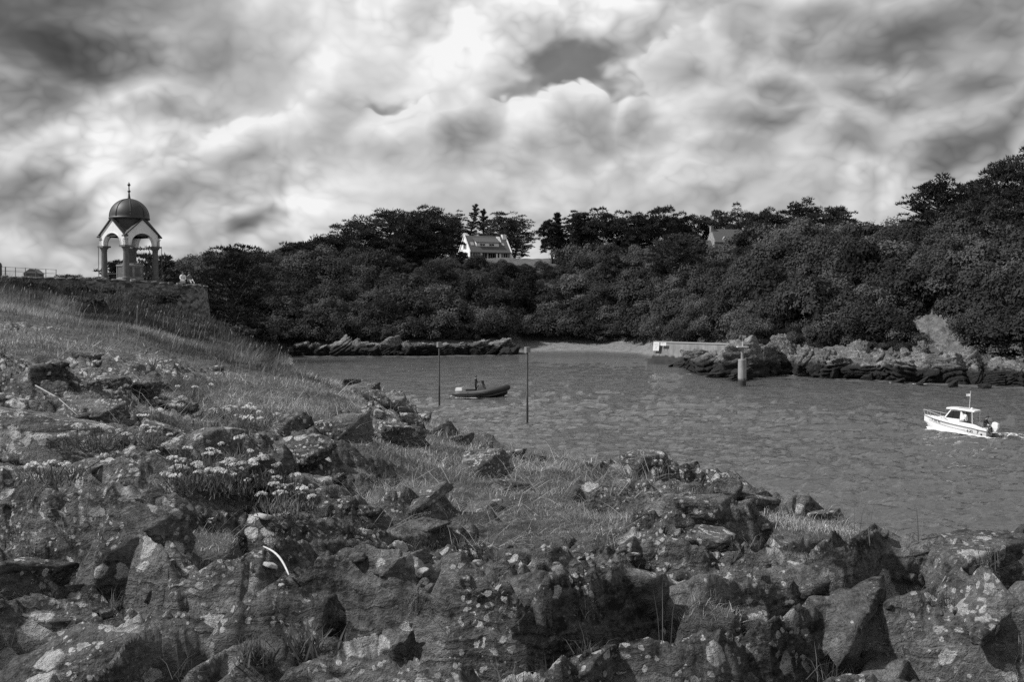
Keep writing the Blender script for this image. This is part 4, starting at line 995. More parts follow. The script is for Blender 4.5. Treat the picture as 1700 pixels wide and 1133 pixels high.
# ------------------------------------------------------------------ white house on the hilltop
hd = 296.0; hp = P(780, 431, hd); L_, D_ = 13.3, 8.6; EV, RG = 2.5, 7.2
hs = thing('white_house', hp, 'white rendered house with slate roof and long dormer on the hilltop', 'house', None, RAD(24))
rh = D_ / 2
def roofz(y): return EV + (RG - EV) * min(y, D_ - y) / rh
wall = MB()
wall.prism([(0, 0, -2), (0, D_, -2), (0, D_, EV), (0, rh, RG - 0.15), (0, 0, EV)], (0.3, 0, 0)).prism([(L_ - 0.3, 0, -2), (L_ - 0.3, D_, -2), (L_ - 0.3, D_, EV), (L_ - 0.3, rh, RG - 0.15), (L_ - 0.3, 0, EV)], (0.3, 0, 0))
wall.box((0.3, 0.02, -2), (3.8, 0.3, EV)).box((8.7, 0.02, -2), (L_ - 0.3, 0.3, EV)).box((0.3, D_ - 0.3, -2), (L_ - 0.3, D_, EV)).box((3.8, 1.6, -2), (8.7, 1.9, EV)).box((3.8, 0.02, -2), (8.7, 1.6, 0.05))
wall.build('wall', M_WHITE, hs)
rf = MB(); t_ = 0.22
rf.prism([(-0.02, -0.45, roofz(0) - 0.48), (-0.02, rh, RG), (-0.02, rh, RG + t_), (-0.02, -0.45, roofz(0) - 0.48 + t_)], (L_ + 0.04, 0, 0))
rf.prism([(-0.02, D_ + 0.45, EV - 0.48), (-0.02, rh, RG), (-0.02, rh, RG + t_), (-0.02, D_ + 0.45, EV - 0.48 + t_)], (L_ + 0.04, 0, 0))
roof = rf.build('roof', M_SLATE, hs)
for x in (-0.22, L_ - 0.08):
    MB().prism([(x, -0.5, roofz(0) - 0.5), (x, rh, RG + 0.05), (x, rh, RG + 0.5), (x, -0.5, roofz(0) - 0.05)], (0.30, 0, 0)).prism([(x, D_ + 0.5, EV - 0.5), (x, rh, RG + 0.05), (x, rh, RG + 0.5), (x, D_ + 0.5, EV - 0.05)], (0.30, 0, 0)).build('gable_coping', M_WHITE, hs)
MB().prism([(L_, -0.2, -2), (L_ + 2.2, -0.2, -2), (L_, -0.2, 2.2)], (0, 0.35, 0)).build('buttress', M_WHITE, hs)
ch = MB().loft([[(L_ - 1.2, rh - 0.9, RG - 1.6), (L_ - 0.1, rh - 0.9, RG - 1.6), (L_ - 0.1, rh + 0.3, RG - 1.6), (L_ - 1.2, rh + 0.3, RG - 1.6)], [(L_ - 1.25, rh - 0.9, RG + 0.4), (L_ + 0.0, rh - 0.9, RG + 0.4), (L_ + 0.0, rh + 0.3, RG + 0.4), (L_ - 1.25, rh + 0.3, RG + 0.4)], [(L_ - 1.3, rh - 0.95, RG + 0.75), (L_ + 0.05, rh - 0.95, RG + 0.75), (L_ + 0.05, rh + 0.35, RG + 0.75), (L_ - 1.3, rh + 0.35, RG + 0.75)]]).build('chimney', M_WHITE, roof)
# shed dormer
dy = 1.25; z0 = roofz(dy) ; z1 = z0 + 1.35; x0, x1 = 2.6, 9.9
yr = rh * 0.86
dm = MB().prism([(x0, dy, z0 - 0.1), (x0, dy, z1), (x0, yr, roofz(yr)), ], (x1 - x0, 0, 0)).build('dormer', M_WHITE, hs)
MB().prism([(x0 - 0.35, dy - 0.35, z1 - 0.06), (x0 - 0.35, yr + 0.1, roofz(yr) + 0.12), (x0 - 0.35, yr + 0.1, roofz(yr) + 0.30), (x0 - 0.35, dy - 0.35, z1 + 0.12)], (x1 - x0 + 0.7, 0, 0)).build('dormer_roof', M_SLATE, dm)
def window(x0, x1, z0, z1, y, par, shut=False, cols=2):
    f = MB().box((x0, y - 0.05, z0), (x1, y + 0.02, z1)).build('window', M_PAINT, par); w_ = (x1 - x0 - 0.08) / cols
    for k in range(cols): MB().box((x0 + 0.08 + k * w_, y - 0.07, z0 + 0.08), (x0 + w_ * (k + 1) - 0.0, y - 0.045, z1 - 0.08)).build('pane', M_GLASS, f)
    if shut:
        for a, b in ((x0 - 0.62, x0 - 0.04), (x1 + 0.04, x1 + 0.62)): MB().box((a, y - 0.09, z0 - 0.02), (b, y - 0.03, z1 + 0.02)).build('shutter', M_SHUT, f)
window(3.7, 5.4, z0 + 0.3, z1 - 0.28, dy - 0.02, hs); window(6.7, 8.4, z0 + 0.3, z1 - 0.28, dy - 0.02, hs)
window(0.85, 2.6, 0.75, 2.1, 0.0, hs, True, 2); window(10.75, 12.3, 0.7, 2.1, 0.0, hs, True, 2); window(8.9, 9.6, 0.6, 2.1, 0.0, hs, False, 1)
window(3.9, 6.2, 0.1, 2.3, 1.58, hs, False, 3); window(6.5, 8.6, 0.1, 2.3, 1.58, hs, False, 3)
for a, b in ((3.55, 3.95), (8.5, 8.8)): MB().box((a, -0.1, -2), (b, 0.2, 2.3)).build('porch_pillar', M_WHITE, hs)
for (x, y, w_, h_) in ((1.0, 1.4, 1.0, 0.9), (11.0, 1.5, 0.9, 0.7)):
    MB().prism([(x, y, roofz(y) + 0.24), (x + w_, y, roofz(y) + 0.24), (x + w_, y + h_, roofz(y + h_) + 0.24), (x, y + h_, roofz(y + h_) + 0.24)], (0, -0.06, 0.10)).build('skylight', plain('skylight_glass', 0.30, 0.15, 0.05), roof)
for x in (10.2, 10.6, 11.0):
    MB().prism([(x, 2.5, roofz(2.5) + 0.24), (x + 0.22, 2.5, roofz(2.5) + 0.24), (x + 0.22, 4.1, roofz(4.1) + 0.24), (x, 4.1, roofz(4.1) + 0.24)], (0, -0.04, 0.08)).build('roof_ladder', M_PAINT, roof)
gw = MB().box((-0.09, 3.4, 3.3), (-0.02, 4.5, 4.5)).build('window', M_PAINT, hs); MB().box((-0.12, 3.5, 3.4), (-0.085, 3.95, 4.4)).build('pane', M_GLASS, gw); MB().box((-0.12, 4.03, 3.4), (-0.085, 4.4, 4.4)).build('pane', M_GLASS, gw)
for a, b in ((2.8, 3.38), (4.52, 5.1)): MB().box((-0.10, a, 3.3), (-0.03, b, 4.5)).build('shutter', M_SHUT, gw)
gw = MB().box((-0.09, 1.4, 1.0), (-0.02, 2.3, 2.1)).build('window', M_PAINT, hs); MB().box((-0.12, 1.5, 1.1), (-0.085, 2.2, 2.0)).build('pane', M_GLASS, gw)
tw = P(757, 434, 282); tww = thing('garden_wall', tw, 'low pale garden wall left of the white house', 'wall')
MB().loft([[(x, math.sin(x * 0.3) * 0.8, -2), (x, math.sin(x * 0.3) * 0.8 + 0.3, -2), (x, math.sin(x * 0.3) * 0.8 + 0.3, 0.9), (x, math.sin(x * 0.3) * 0.8, 0.9)] for x in (-1.6, -0.5, 0.6, 1.7, 2.8)]).build('masonry', M_PALE, tww)

# ------------------------------------------------------------------ old stone house among the trees
sd_ = 228.0; sp = P(1186, 416, sd_); so = thing('stone_house', sp, 'old stone house with gable chimney half hidden by trees', 'house', None, RAD(8)); so.scale = (0.88, 0.88, 0.88)
Ls, Ds, Ev, Rg = 9.5, 6.2, 2.3, 5.6; gs = plain('granite_masonry', 0.24, 0.9, 0.45, 1.6, bumpd=0.05)
MB().prism([(0, 0, -4), (0, Ds, -4), (0, Ds, Ev), (0, Ds / 2, Rg), (0, 0, Ev)], (0.45, 0, 0)).box((0.45, 0, -4), (Ls, 0.4, Ev)).box((0.45, Ds - 0.4, -4), (Ls, Ds, Ev)).prism([(Ls, 0, -4), (Ls, Ds, -4), (Ls, Ds, Ev), (Ls, Ds / 2, Rg), (Ls, 0, Ev)], (0.45, 0, 0)).build('wall', gs, so)
r2 = MB().prism([(0.25, -0.3, Ev - 0.3), (0.25, Ds / 2, Rg), (0.25, Ds / 2, Rg + 0.18), (0.25, -0.3, Ev - 0.12)], (Ls + 0.2, 0, 0)).prism([(0.25, Ds + 0.3, Ev - 0.3), (0.25, Ds / 2, Rg), (0.25, Ds / 2, Rg + 0.18), (0.25, Ds + 0.3, Ev - 0.12)], (Ls + 0.2, 0, 0)).build('roof', M_SLATE, so)
MB().box((-0.05, Ds / 2 - 0.55, Rg - 0.6), (0.65, Ds / 2 + 0.55, Rg + 0.85)).box((-0.12, Ds / 2 - 0.62, Rg + 0.85), (0.72, Ds / 2 + 0.62, Rg + 0.98)).build('chimney', gs, r2)
MB().box((Ls - 0.7, Ds / 2 - 0.5, Rg - 0.5), (Ls, Ds / 2 + 0.5, Rg + 0.6)).build('chimney', gs, r2)
MB().prism([(2.2, -0.1, 1.7), (3.5, -0.1, 1.7), (3.5, -0.1, 2.9), (2.85, -0.1, 3.7), (2.2, -0.1, 2.9)], (0, 2.0, 0)).build('dormer', gs, so)
window(2.5, 3.2, 1.9, 2.9, -0.13, so, False, 2); window(1.0, 1.7, -0.2, 1.4, -0.03, so, False, 2)
MB().box((-0.03, -0.05, -4), (0.3, -0.005, Ev)).build('corner_quoin', M_PALE, so)
MB().tube([(5.6, Ds / 2, Rg), (5.6, Ds / 2, Rg + 2.0)], 0.03, 5).tube([(5.0, Ds / 2, Rg + 1.6), (6.2, Ds / 2, Rg + 1.6)], 0.025, 5).tube([(5.2, Ds / 2, Rg + 1.2), (6.0, Ds / 2, Rg + 1.2)], 0.02, 5).build('antenna', M_SHUT, so)
wg = MB().prism([(-6.0, 0.6, -3), (-6.0, 5.2, -3), (-6.0, 5.2, 0.2), (-6.0, 2.9, 2.6), (-6.0, 0.6, 0.2)], (5.98, 0, 0)).build('wing', gs, so)
MB().prism([(-6.15, 0.25, 0.0), (-6.15, 2.9, 2.68), (-6.15, 2.9, 2.84), (-6.15, 0.25, 0.18)], (6.1, 0, 0)).prism([(-6.15, 5.5, 0.0), (-6.15, 2.9, 2.68), (-6.15, 2.9, 2.84), (-6.15, 5.5, 0.18)], (6.1, 0, 0)).build('wing_roof', M_SLATE, wg)

# ------------------------------------------------------------------ concrete slipway wall with its notice boards
def concrete_material(name, tide, v=0.30):
    m, n, b = new_mat(name); p = geo_pos(n); nz = n.noise(p, 0.8, 6, 0.65); st = n.noise(n.vmath('MULTIPLY', p, (2.2, 2.2, 0.25)), 1.0, 4, 0.6)
    c = n.math('MULTIPLY', n.map(n.math('ADD', n.math('MULTIPLY', nz, 0.5), n.math('MULTIPLY', st, 0.5)), 0.35, 0.65, 0.6, 1.3, 'LINEAR'), v)
    zz = n.math('ADD', n.sep(p)[2], n.math('MULTIPLY', n.math('SUBTRACT', n.noise(p, 1.5, 4, 0.6), 0.5), 1.1))
    c = n.mix(n.map(zz, tide - 0.15, tide + 0.2), n.math('MULTIPLY', nz, 0.09), c); setc(n, b, c); b.inputs['Roughness'].default_value = 0.9
    bump(n, b, nz, 0.05, 1.0); return m
M_CONC = concrete_material('weathered_concrete', 1.2, 0.26)
j0 = P(1086, 604, 148); j0.z = 0; j1 = P(1262, 604, 136); j1.z = 0
jt = thing('slipway_wall', j0, 'grey concrete slipway wall with dark tide stain behind the outcrop', 'wall')
jd = (j1 - j0); jl = jd.length; jd.normalize(); jn = Vector((jd.y, -jd.x, 0)); up = Vector((0, 0, 1))
def J(a, b, c): return jd * a + jn * b + up * c
nseg = 5
for k in range(nseg):
    a0 = jl * k / nseg; a1 = jl * (k + 1) / nseg - 0.02; bt = 0.30
    sl = -0.55 if k == 0 else 0.0
    MB().loft([[J(a0 + sl, bt, -1), J(a0 + sl, -3.2, -1), J(a0, -3.0, 3.15), J(a0, 0, 3.15)], [J(a1, bt, -1), J(a1, -3.2, -1), J(a1, -3.0, 3.15), J(a1, 0, 3.15)]]).build('wall_section', M_CONC, jt)
MB().loft([[J(-0.05, 0.08, 3.153), J(-0.05, -0.7, 3.153), J(-0.05, -0.7, 3.33), J(-0.05, 0.08, 3.33)], [J(jl, 0.08, 3.153), J(jl, -0.7, 3.153), J(jl, -0.7, 3.33), J(jl, 0.08, 3.33)]]).build('coping', plain('pale_concrete', 0.32, 0.9, 0.15), jt)
MB().loft([[J(-0.75, 0.8, -1), J(-0.75, -1, -1), J(-0.7, -1, 0.75), J(-0.7, 0.7, 0.75)], [J(6.4, 0.8, -1), J(6.4, -1, -1), J(6.4, -1, 0.75), J(6.4, 0.7, 0.75)]]).build('footing', M_CONC, jt)
M_PRINT = plain('faded_print', 0.38, 0.7)
def board(name, a0, a1, z0, z1, label, marks, skew=0.0):
    s = thing(name, j0 + J(a0, 0.38, z0), label, 'sign')
    R_ = lambda a, b, z: J(a + skew * (z / (z1 - z0)), b, z)
    w_, h_ = a1 - a0, z1 - z0
    MB().add([R_(0, 0, 0), R_(w_, 0, 0), R_(w_, 0, h_), R_(0, 0, h_), R_(0, 0.04, 0), R_(w_, 0.04, 0), R_(w_, 0.04, h_), R_(0, 0.04, h_)], [(0,3,2,1),(4,5,6,7),(0,1,5,4),(1,2,6,5),(2,3,7,6),(3,0,4,7)]).build('panel', M_PAINT, s)
    for (x0, x1, y0, y1) in marks: MB().add([R_(x0 * w_, 0.044, y0 * h_), R_(x1 * w_, 0.044, y0 * h_), R_(x1 * w_, 0.044, y1 * h_), R_(x0 * w_, 0.044, y1 * h_)], [(0, 1, 2, 3)]).build('print', M_PRINT, s)
    for f in (0.2, 0.8): MB().tube([R_(w_ * f, -0.02, -0.35), R_(w_ * f, -0.02, h_)], 0.03, 5).build('batten', M_SHUT, s)
board('notice_board', 0.05, 1.10, 1.95, 3.24, 'tall white notice board on the seaward end of the slipway wall', [(0.15, 0.85, 0.78, 0.83), (0.25, 0.55, 0.62, 0.67), (0.68, 0.82, 0.56, 0.66), (0.45, 0.56, 0.26, 0.52), (0.38, 0.5, 0.24, 0.28), (0.2, 0.8, 0.12, 0.15)], 0.12)
board('notice_board', 1.42, 2.40, 2.74, 3.20, 'small white board beside the tall notice board', [(0.2, 0.4, 0.55, 0.9), (0.48, 0.58, 0.6, 0.9), (0.72, 0.8, 0.4, 0.8)])

# ------------------------------------------------------------------ channel post and the two perches in the water
cp = P(1232, 641, 107.3); cp.z = 0
po = thing('channel_post', cp, 'thick concrete channel post carrying a platform and lamp', 'post')
MB().lathe([(0.45, -1.5), (0.44, 0.72), (0.455, 0.74), (0.44, 2.78), (0.41, 2.86)], 20).build('shaft', concrete_material('post_concrete', 0.75, 0.30), po)
MB().lathe([(0.17, 2.8), (0.15, 4.0), (0.30, 4.14)], 12).build('neck', plain('neck_concrete', 0.26, 0.9, 0.3, 4), po)
MB().box((-0.58, -0.45, 4.145), (0.58, 0.45, 4.25)).build('platform', plain('platform_paint', 0.5, 0.7), po)
MB().tube([(0.02, 0, 4.25), (0.02, 0, 5.15)], 0.06, 8).build('mast', plain('mast_paint', 0.5, 0.6), po)
lp = MB().box((-0.12, -0.18, 5.15), (0.36, 0.18, 5.42)).build('lamp_box', plain('lamp_box_paint', 0.36, 0.5), po)
MB().prism([(-0.36, -0.2, 5.16), (-0.30, -0.2, 5.16), (-0.14, -0.2, 5.46), (-0.20, -0.2, 5.46)], (0, 0.4, 0)).build('solar_panel', M_SHUT, lp)
for (px, row, top, lab) in ((729.3, 675, 568.5, 'slim dark pole with square top mark left of the inflatable boat'), (875.4, 703, 576.5, 'slim dark pole with square top mark right of the inflatable boat')):
    d = water_depth(row); b_ = P(px, row, d); b_.z = 0; zt = float(zrow(top, d)); pe = thing('channel_pole', b_, lab, 'pole', 'poles marking the channel')
    MB().lathe([(0.085, -2), (0.085, 1.2), (0.075, 1.25), (0.068, zt - 0.40)], 10).build('shaft', concrete_material('pole_steel', 1.9, 0.10), pe)
    hh = 0.42; w_ = 0.17
    MB().box((-w_, -w_, zt - hh), (w_, w_, zt)).build('top_mark', plain('top_mark_paint', 0.22, 0.5), pe, rot=(0, 0, 0.5))

# ------------------------------------------------------------------ the sea inlet
def water_material():
    m, n, b = new_mat('sea_water'); p = geo_pos(n)
    b.inputs['Base Color'].default_value = (0.07, 0.07, 0.07, 1); b.inputs['Roughness'].default_value = 0.07; b.inputs['IOR'].default_value = 2.1
    w1 = n.noise(n.vmath('MULTIPLY', p, (0.28, 0.62, 1.0)), 1.0, 2, 0.5, dist=0.8)
    w2 = n.noise(n.vmath('MULTIPLY', p, (0.8, 1.7, 1.0)), 1.0, 3, 0.55, dist=0.6)
    w3 = n.noise(n.vmath('MULTIPLY', p, (3.2, 5.2, 1.0)), 1.0, 3, 0.6, dist=0.3)
    gust = n.map(n.noise(n.vmath('MULTIPLY', p, (0.03, 0.05, 1)), 1.0, 3, 0.55), 0.36, 0.64, 0.6, 1.3, 'LINEAR')
    h = n.math('ADD', n.math('MULTIPLY', w1, 0.36), n.math('MULTIPLY', n.math('ADD', n.math('MULTIPLY', w2, 0.34), n.math('MULTIPLY', w3, 0.14)), gust))
    bump(n, b, h, 1.0, 1.0)
    return m
# real wave relief, sampled about once per picture line where the eye can see it
wc = np.concatenate([[-6000, -2500, -900, -400], np.linspace(-150, 1850, 520), [2100, 2600, 4000, 8000]])
wr = np.concatenate([np.linspace(1400, 930, 12, endpoint=False), np.linspace(930, 572, 340), np.linspace(569, 512, 26)])
wd_ = EYE.z * FPX / (wr - HORIZON)
GY = np.broadcast_to(wd_, (len(wc), len(wd_))).copy(); GX = ucol(wc)[:, None] * GY
nearf = sstep(210, 90, GY) if False else 1 - sstep(80, 190, GY)
gust_ = 0.65 + 0.7 * np.clip(0.5 + 1.6 * fbm2(GX * 0.03, GY * 0.05, 3, 500), 0, 1)
wxx = GX + 0.5 * fbm2(GX * 0.3, GY * 0.3, 2, 510)
chop = 0.26 * vnoise2(wxx * 0.30 + GY * 0.08, GY * 0.55, 501) + 0.22 * vnoise2(wxx * 0.68 - GY * 0.2, GY * 1.25, 502) + 0.15 * vnoise2(wxx * 1.5 + GY * 0.35, GY * 2.4, 503) + 0.085 * vnoise2(wxx * 2.6, GY * 3.8, 504)
GZ = chop * nearf * gust_ * (np.abs(wc)[:, None] < 1900) * 0.80
ii = np.arange(GX.size).reshape(GX.shape)
wq = np.stack([ii[:-1, :-1], ii[1:, :-1], ii[1:, 1:], ii[:-1, 1:]], -1).reshape(-1, 4)
tag(ob('water', mesh_np('water', np.stack([GX, GY, GZ], -1).reshape(-1, 3), wq, water_material(), True)), 'rippled grey water of the sea inlet', None, None, 'structure')

# ------------------------------------------------------------------ people
M_SKIN = plain('skin', 0.30, 0.55, 0.05)
M_HAIR = plain('hair', 0.02, 0.6, 0.2)
def person(loc, rz, joints, edges, radii, zones, label, mats, hair=None, scale=1.0):
    """continuous skinned body; zones: list of (material index, test(co)) in body space"""
    me = bpy.data.meshes.new('person'); names = list(joints); me.from_pydata([joints[k] for k in names], [(names.index(a), names.index(b)) for a, b in edges], [])
    o = ob('person', me); sk = o.modifiers.new('skin', 'SKIN'); sk.use_smooth_shade = True; ss_ = o.modifiers.new('sub', 'SUBSURF'); ss_.levels = 1; ss_.render_levels = 1
    for i, k in enumerate(names):
        r = radii[k]; me.skin_vertices[0].data[i].radius = (r, r) if not isinstance(r, tuple) else r
        me.skin_vertices[0].data[i].use_root = (k == 'pelvis')
    dg = bpy.context.evaluated_depsgraph_get(); nm = bpy.data.meshes.new_from_object(o.evaluated_get(dg))
    bpy.data.objects.remove(o); bpy.data.meshes.remove(me)
    nm.name = 'person'; nm.materials.clear()
    for m in mats: nm.materials.append(m)
    for f in nm.polygons:
        c = f.center; f.use_smooth = True; f.material_index = 0
        for mi, test in zones:
            if test(c): f.material_index = mi; break
    root = ob('person', nm, None, loc, (0, 0, rz), (scale,) * 3); tag(root, label, 'person')
    if hair:
        v, fc = ICO[3]; hv = v * np.array([0.098, 0.108, 0.115]) + np.array(hair); hv = hv[:, :]
        keep = [f for f in fc if (v[f].mean(0)[2] > 0.15 or v[f].mean(0)[0] < -0.25)]
        ob('hair', mesh_np('hair', hv + v * 0.012, np.array(keep), M_HAIR, True), root)
    return root
ED = [('pelvis','waist'),('waist','chest'),('chest','neck'),('neck','head0'),('head0','head1'),('chest','shl'),('shl','ell'),('ell','hal'),('hal','fil'),('chest','shr'),('shr','elr'),('elr','har'),('har','fir'),
      ('pelvis','hil'),('hil','knl'),('knl','anl'),('anl','tol'),('pelvis','hir'),('hir','knr'),('knr','anr'),('anr','tor')]
RA = dict(pelvis=(.15,.12),waist=(.14,.105),chest=(.165,.12),neck=.058,head0=.095,head1=.085,shl=.075,ell=.05,hal=.038,fil=.028,shr=.075,elr=.05,har=.038,fir=.028,hil=.095,knl=.062,anl=.042,tol=.035,hir=.095,knr=.062,anr=.042,tor=.035)
STAND = dict(pelvis=(0,0,.95),waist=(0.01,0,1.1),chest=(0.02,0,1.34),neck=(0.04,0,1.52),head0=(0.06,0,1.62),head1=(0.07,0,1.72),
    shl=(0.02,.19,1.40),ell=(0.10,.25,1.16),hal=(.33,.18,1.16),fil=(.42,.15,1.17),shr=(0.02,-.19,1.40),elr=(0.10,-.25,1.16),har=(.33,-.18,1.16),fir=(.42,-.15,1.17),
    hil=(0,.1,.88),knl=(.04,.12,.48),anl=(0,.13,.08),tol=(.14,.14,.035),hir=(0,-.1,.88),knr=(.05,-.12,.48),anr=(0,-.13,.08),tor=(.14,-.14,.035))
SIT = dict(STAND, pelvis=(0,0,.12), waist=(-.02,0,.27), chest=(.0,0,.52), neck=(.03,0,.70), head0=(.06,0,.79), head1=(.07,0,.89),
    shl=(0,.19,.58), ell=(.10,.25,.34), hal=(.30,.14,.26), fil=(.38,.12,.25), shr=(0,-.19,.58), elr=(.10,-.25,.34), har=(.30,-.14,.26), fir=(.38,-.12,.25),
    hil=(.05,.1,.10), knl=(.44,.12,.14), anl=(.46,.13,-.30), tol=(.58,.14,-.34), hir=(.05,-.1,.10), knr=(.44,-.12,.14), anr=(.46,-.13,-.30), tor=(.58,-.14,-.34))
LOUNGE = dict(SIT, knl=(.36,.12,.30), anl=(.55,.13,.03), tol=(.68,.14,.0), knr=(.34,-.12,.32), anr=(.52,-.13,.03), tor=(.65,-.14,.0))
def cloth(v): return plain('clothing', v, 0.9, 0.2, 14.0)

# ------------------------------------------------------------------ rigid inflatable boat
rp = P(802, 660, 93.5); rp.z = 0
rib = thing('inflatable_boat', rp, 'dark rigid inflatable boat heading right between the two channel poles', 'boat', None, RAD(-14)); rib.rotation_euler = (0, RAD(-2.5), RAD(-14))
M_TUBE = plain('hypalon_tube', 0.028, 0.55, 0.2, 2.0); M_HULL = plain('grey_hull', 0.13, 0.5, 0.1); M_BLACK = plain('black_rubber', 0.018, 0.6, 0.2)
st = []
for i in range(15):
    t = i / 14; x = -2.35 + 4.75 * t; b_ = 0.78 * (1 - max(0, (t - 0.5) / 0.5) ** 2.4) + 0.02; sh = 0.40 + 0.42 * max(0, (t - 0.3) / 0.7) ** 1.8; ke = -0.28 + 0.62 * max(0, (t - 0.62) / 0.38) ** 2.0
    ch_ = ke + (sh - ke) * 0.52
    st.append([(x, -b_, sh), (x, -b_ * 0.92, ch_), (x, 0, ke), (x, b_ * 0.92, ch_), (x, b_, sh), (x, 0, sh - 0.05)])
MB().loft(st).build('hull', M_HULL, rib)
MB().loft([[(p[0], p[1] * 1.012, p[2] - 0.012) for p in (r[1], r[2], r[3])] + [(r[2][0], 0, r[2][2] + 0.03)] for r in st]).build('bottom', M_BLACK, rib)
pts = []; rr = []
for s in (1, -1):
    seg = []
    for i in range(18):
        t = i / 17; x = -2.75 + 5.15 * t; b_ = 0.92 * (1 - max(0, (t - 0.52) / 0.48) ** 2.6); seg.append(((x, s * b_, 0.44 + 0.46 * max(0, (t - 0.3) / 0.7) ** 1.8), 0.285 if t > 0.12 else 0.08 + 0.205 * t / 0.12))
    seg = seg if s == 1 else seg[::-1][1:]; pts += [q[0] for q in seg]; rr += [q[1] for q in seg]
MB().tube(pts, rr, 14).build('tube', M_TUBE, rib, True)
for s in (1, -1):
    MB().tube([(-2.4 + 4.75 * i / 15, s * (0.945 * (1 - max(0, (i / 15 - 0.52) / 0.48) ** 2.6) + 0.235 * (1 - max(0, (i / 15 - 0.6) / 0.4) ** 2)), 0.42 + 0.46 * max(0, (i / 15 - 0.28) / 0.72) ** 1.8) for i in range(15)], 0.035, 6).build('rubbing_strake', M_BLACK, rib)
MB().box((-2.2, -0.7, 0.25), (1.2, 0.7, 0.32)).build('deck', M_HULL, rib)
co = MB().loft([[(-0.45, -0.32, 0.3), (0.35, -0.32, 0.3), (0.35, 0.32, 0.3), (-0.45, 0.32, 0.3)], [(-0.38, -0.30, 0.95), (0.22, -0.30, 0.95), (0.22, 0.30, 0.95), (-0.38, 0.30, 0.95)], [(-0.30, -0.28, 1.08), (0.10, -0.28, 1.2), (0.10, 0.28, 1.2), (-0.30, 0.28, 1.08)]]).build('console', plain('console_grey', 0.10, 0.5), rib)
MB().prism([(0.1, -0.3, 1.15), (0.1, 0.3, 1.15), (-0.06, 0.28, 1.55), (-0.06, -0.28, 1.55)], (0.03, 0, 0.01)).tube([(0.16, -0.33, 1.0), (-0.02, -0.31, 1.6), (-0.02, 0.31, 1.6), (0.16, 0.33, 1.0)], 0.03, 6).build('windscreen', M_BLACK, co)
MB().lathe([(0.17, 0), (0.19, 0.015), (0.17, 0.03)], 14, M=Matrix.Translation((-0.47, 0, 1.02)) @ Matrix.Rotation(-1.0, 4, 'Y')).build('wheel', M_BLACK, co)
MB().box((-1.55, -0.28, 0.3), (-0.75, 0.28, 0.70)).box((-1.6, -0.30, 0.70), (-0.7, 0.30, 0.82)).build('seat', M_BLACK, rib)
en = MB().loft([[(-2.55, -0.2, 0.45), (-2.15, -0.2, 0.45), (-2.15, 0.2, 0.45), (-2.55, 0.2, 0.45)], [(-2.65, -0.24, 0.72), (-1.98, -0.24, 0.72), (-1.98, 0.24, 0.72), (-2.65, 0.24, 0.72)], [(-2.6, -0.2, 0.98), (-2.02, -0.2, 0.98), (-2.02, 0.2, 0.98), (-2.6, 0.2, 0.98)]]).build('outboard_cowl', M_PAINT, rib)
MB().box((-2.45, -0.1, -0.5), (-2.25, 0.1, 0.45)).build('outboard_leg', M_BLACK, en)
for x in (-1.2, -0.3, 0.6): MB().box((x, -1.19, 0.50), (x + 0.16, -1.10, 0.58)).build('grab_handle', M_BLACK, rib)
# helmsman in dark clothes
Mx = rib.matrix_basis.copy()
pl_ = Matrix.LocRotScale(rp, rib.rotation_euler, (1, 1, 1)) @ Vector((-0.72, 0, 0.33))
person(pl_, RAD(-14), STAND, ED, RA, [(1, lambda c: c.z < 0.95), (0, lambda c: c.z > 1.54 or c.x > 0.34), (2, lambda c: True)], 'helmsman in dark jacket standing at the inflatable boat console', [M_SKIN, cloth(0.02), cloth(0.03)], hair=(0.05, 0, 1.70), scale=0.98)

# ------------------------------------------------------------------ white cabin cruiser
bp = P(1590, 719, 67.6); bp.z = 0.02; YB = RAD(180 - 46); SB = 0.78
bt = thing('cabin_cruiser', bp, 'small white cabin motor boat heading left with bow rail and mast', 'boat'); bt.rotation_euler = (0, RAD(-3.0), YB); bt.scale = (SB, SB, SB)
M_GEL = plain('white_gelcoat', 0.80, 0.25, 0.03, 1.0); M_TRIM = plain('grey_trim', 0.16, 0.4)
LB = 6.0; st = []; sheer = []
def stn(t):
    x = -2.75 + 5.75 * t; b_ = 1.12 * (0.90 + 0.10 * min(1, t / 0.4)) * (1 - max(0, (t - 0.42) / 0.58) ** 2.3) + 0.015
    sh = 0.62 + 0.10 * min(1, max(0, (t - 0.0) / 0.2)) + 0.50 * max(0, (t - 0.12) / 0.88) ** 1.25
    ke = -0.38 + 0.05 * t + 1.25 * max(0, (t - 0.80) / 0.20) ** 2.0; ke = min(ke, sh - 0.12)
    ch_ = min(0.02 + 0.62 * max(0, (t - 0.35) / 0.65) ** 1.7, sh - 0.05); return x, b_, sh, ke, ch_
for i in range(25):
    t = i / 24; x, b_, sh, ke, c_ = stn(t); bc = b_ * (0.90 - 0.34 * max(0, (t - 0.4) / 0.6) ** 1.3)
    st.append([(x, 0, ke), (x, -bc, c_), (x, -bc - 0.02, c_ + 0.05), (x, -b_, sh), (x, -b_ * 0.93, sh + 0.01), (x, -b_ * 0.9, sh - 0.06), (x, b_ * 0.9, sh - 0.06), (x, b_ * 0.93, sh + 0.01), (x, b_, sh), (x, bc + 0.02, c_ + 0.05), (x, bc, c_)])
hull = MB().loft(st).build('hull', M_GEL, bt)
for s in (-1, 1): MB().tube([(stn(i / 24)[0], s * (stn(i / 24)[1] + 0.01), stn(i / 24)[2] - 0.07) for i in range(25)], 0.035, 6).build('rubbing_strake', M_TRIM, hull)
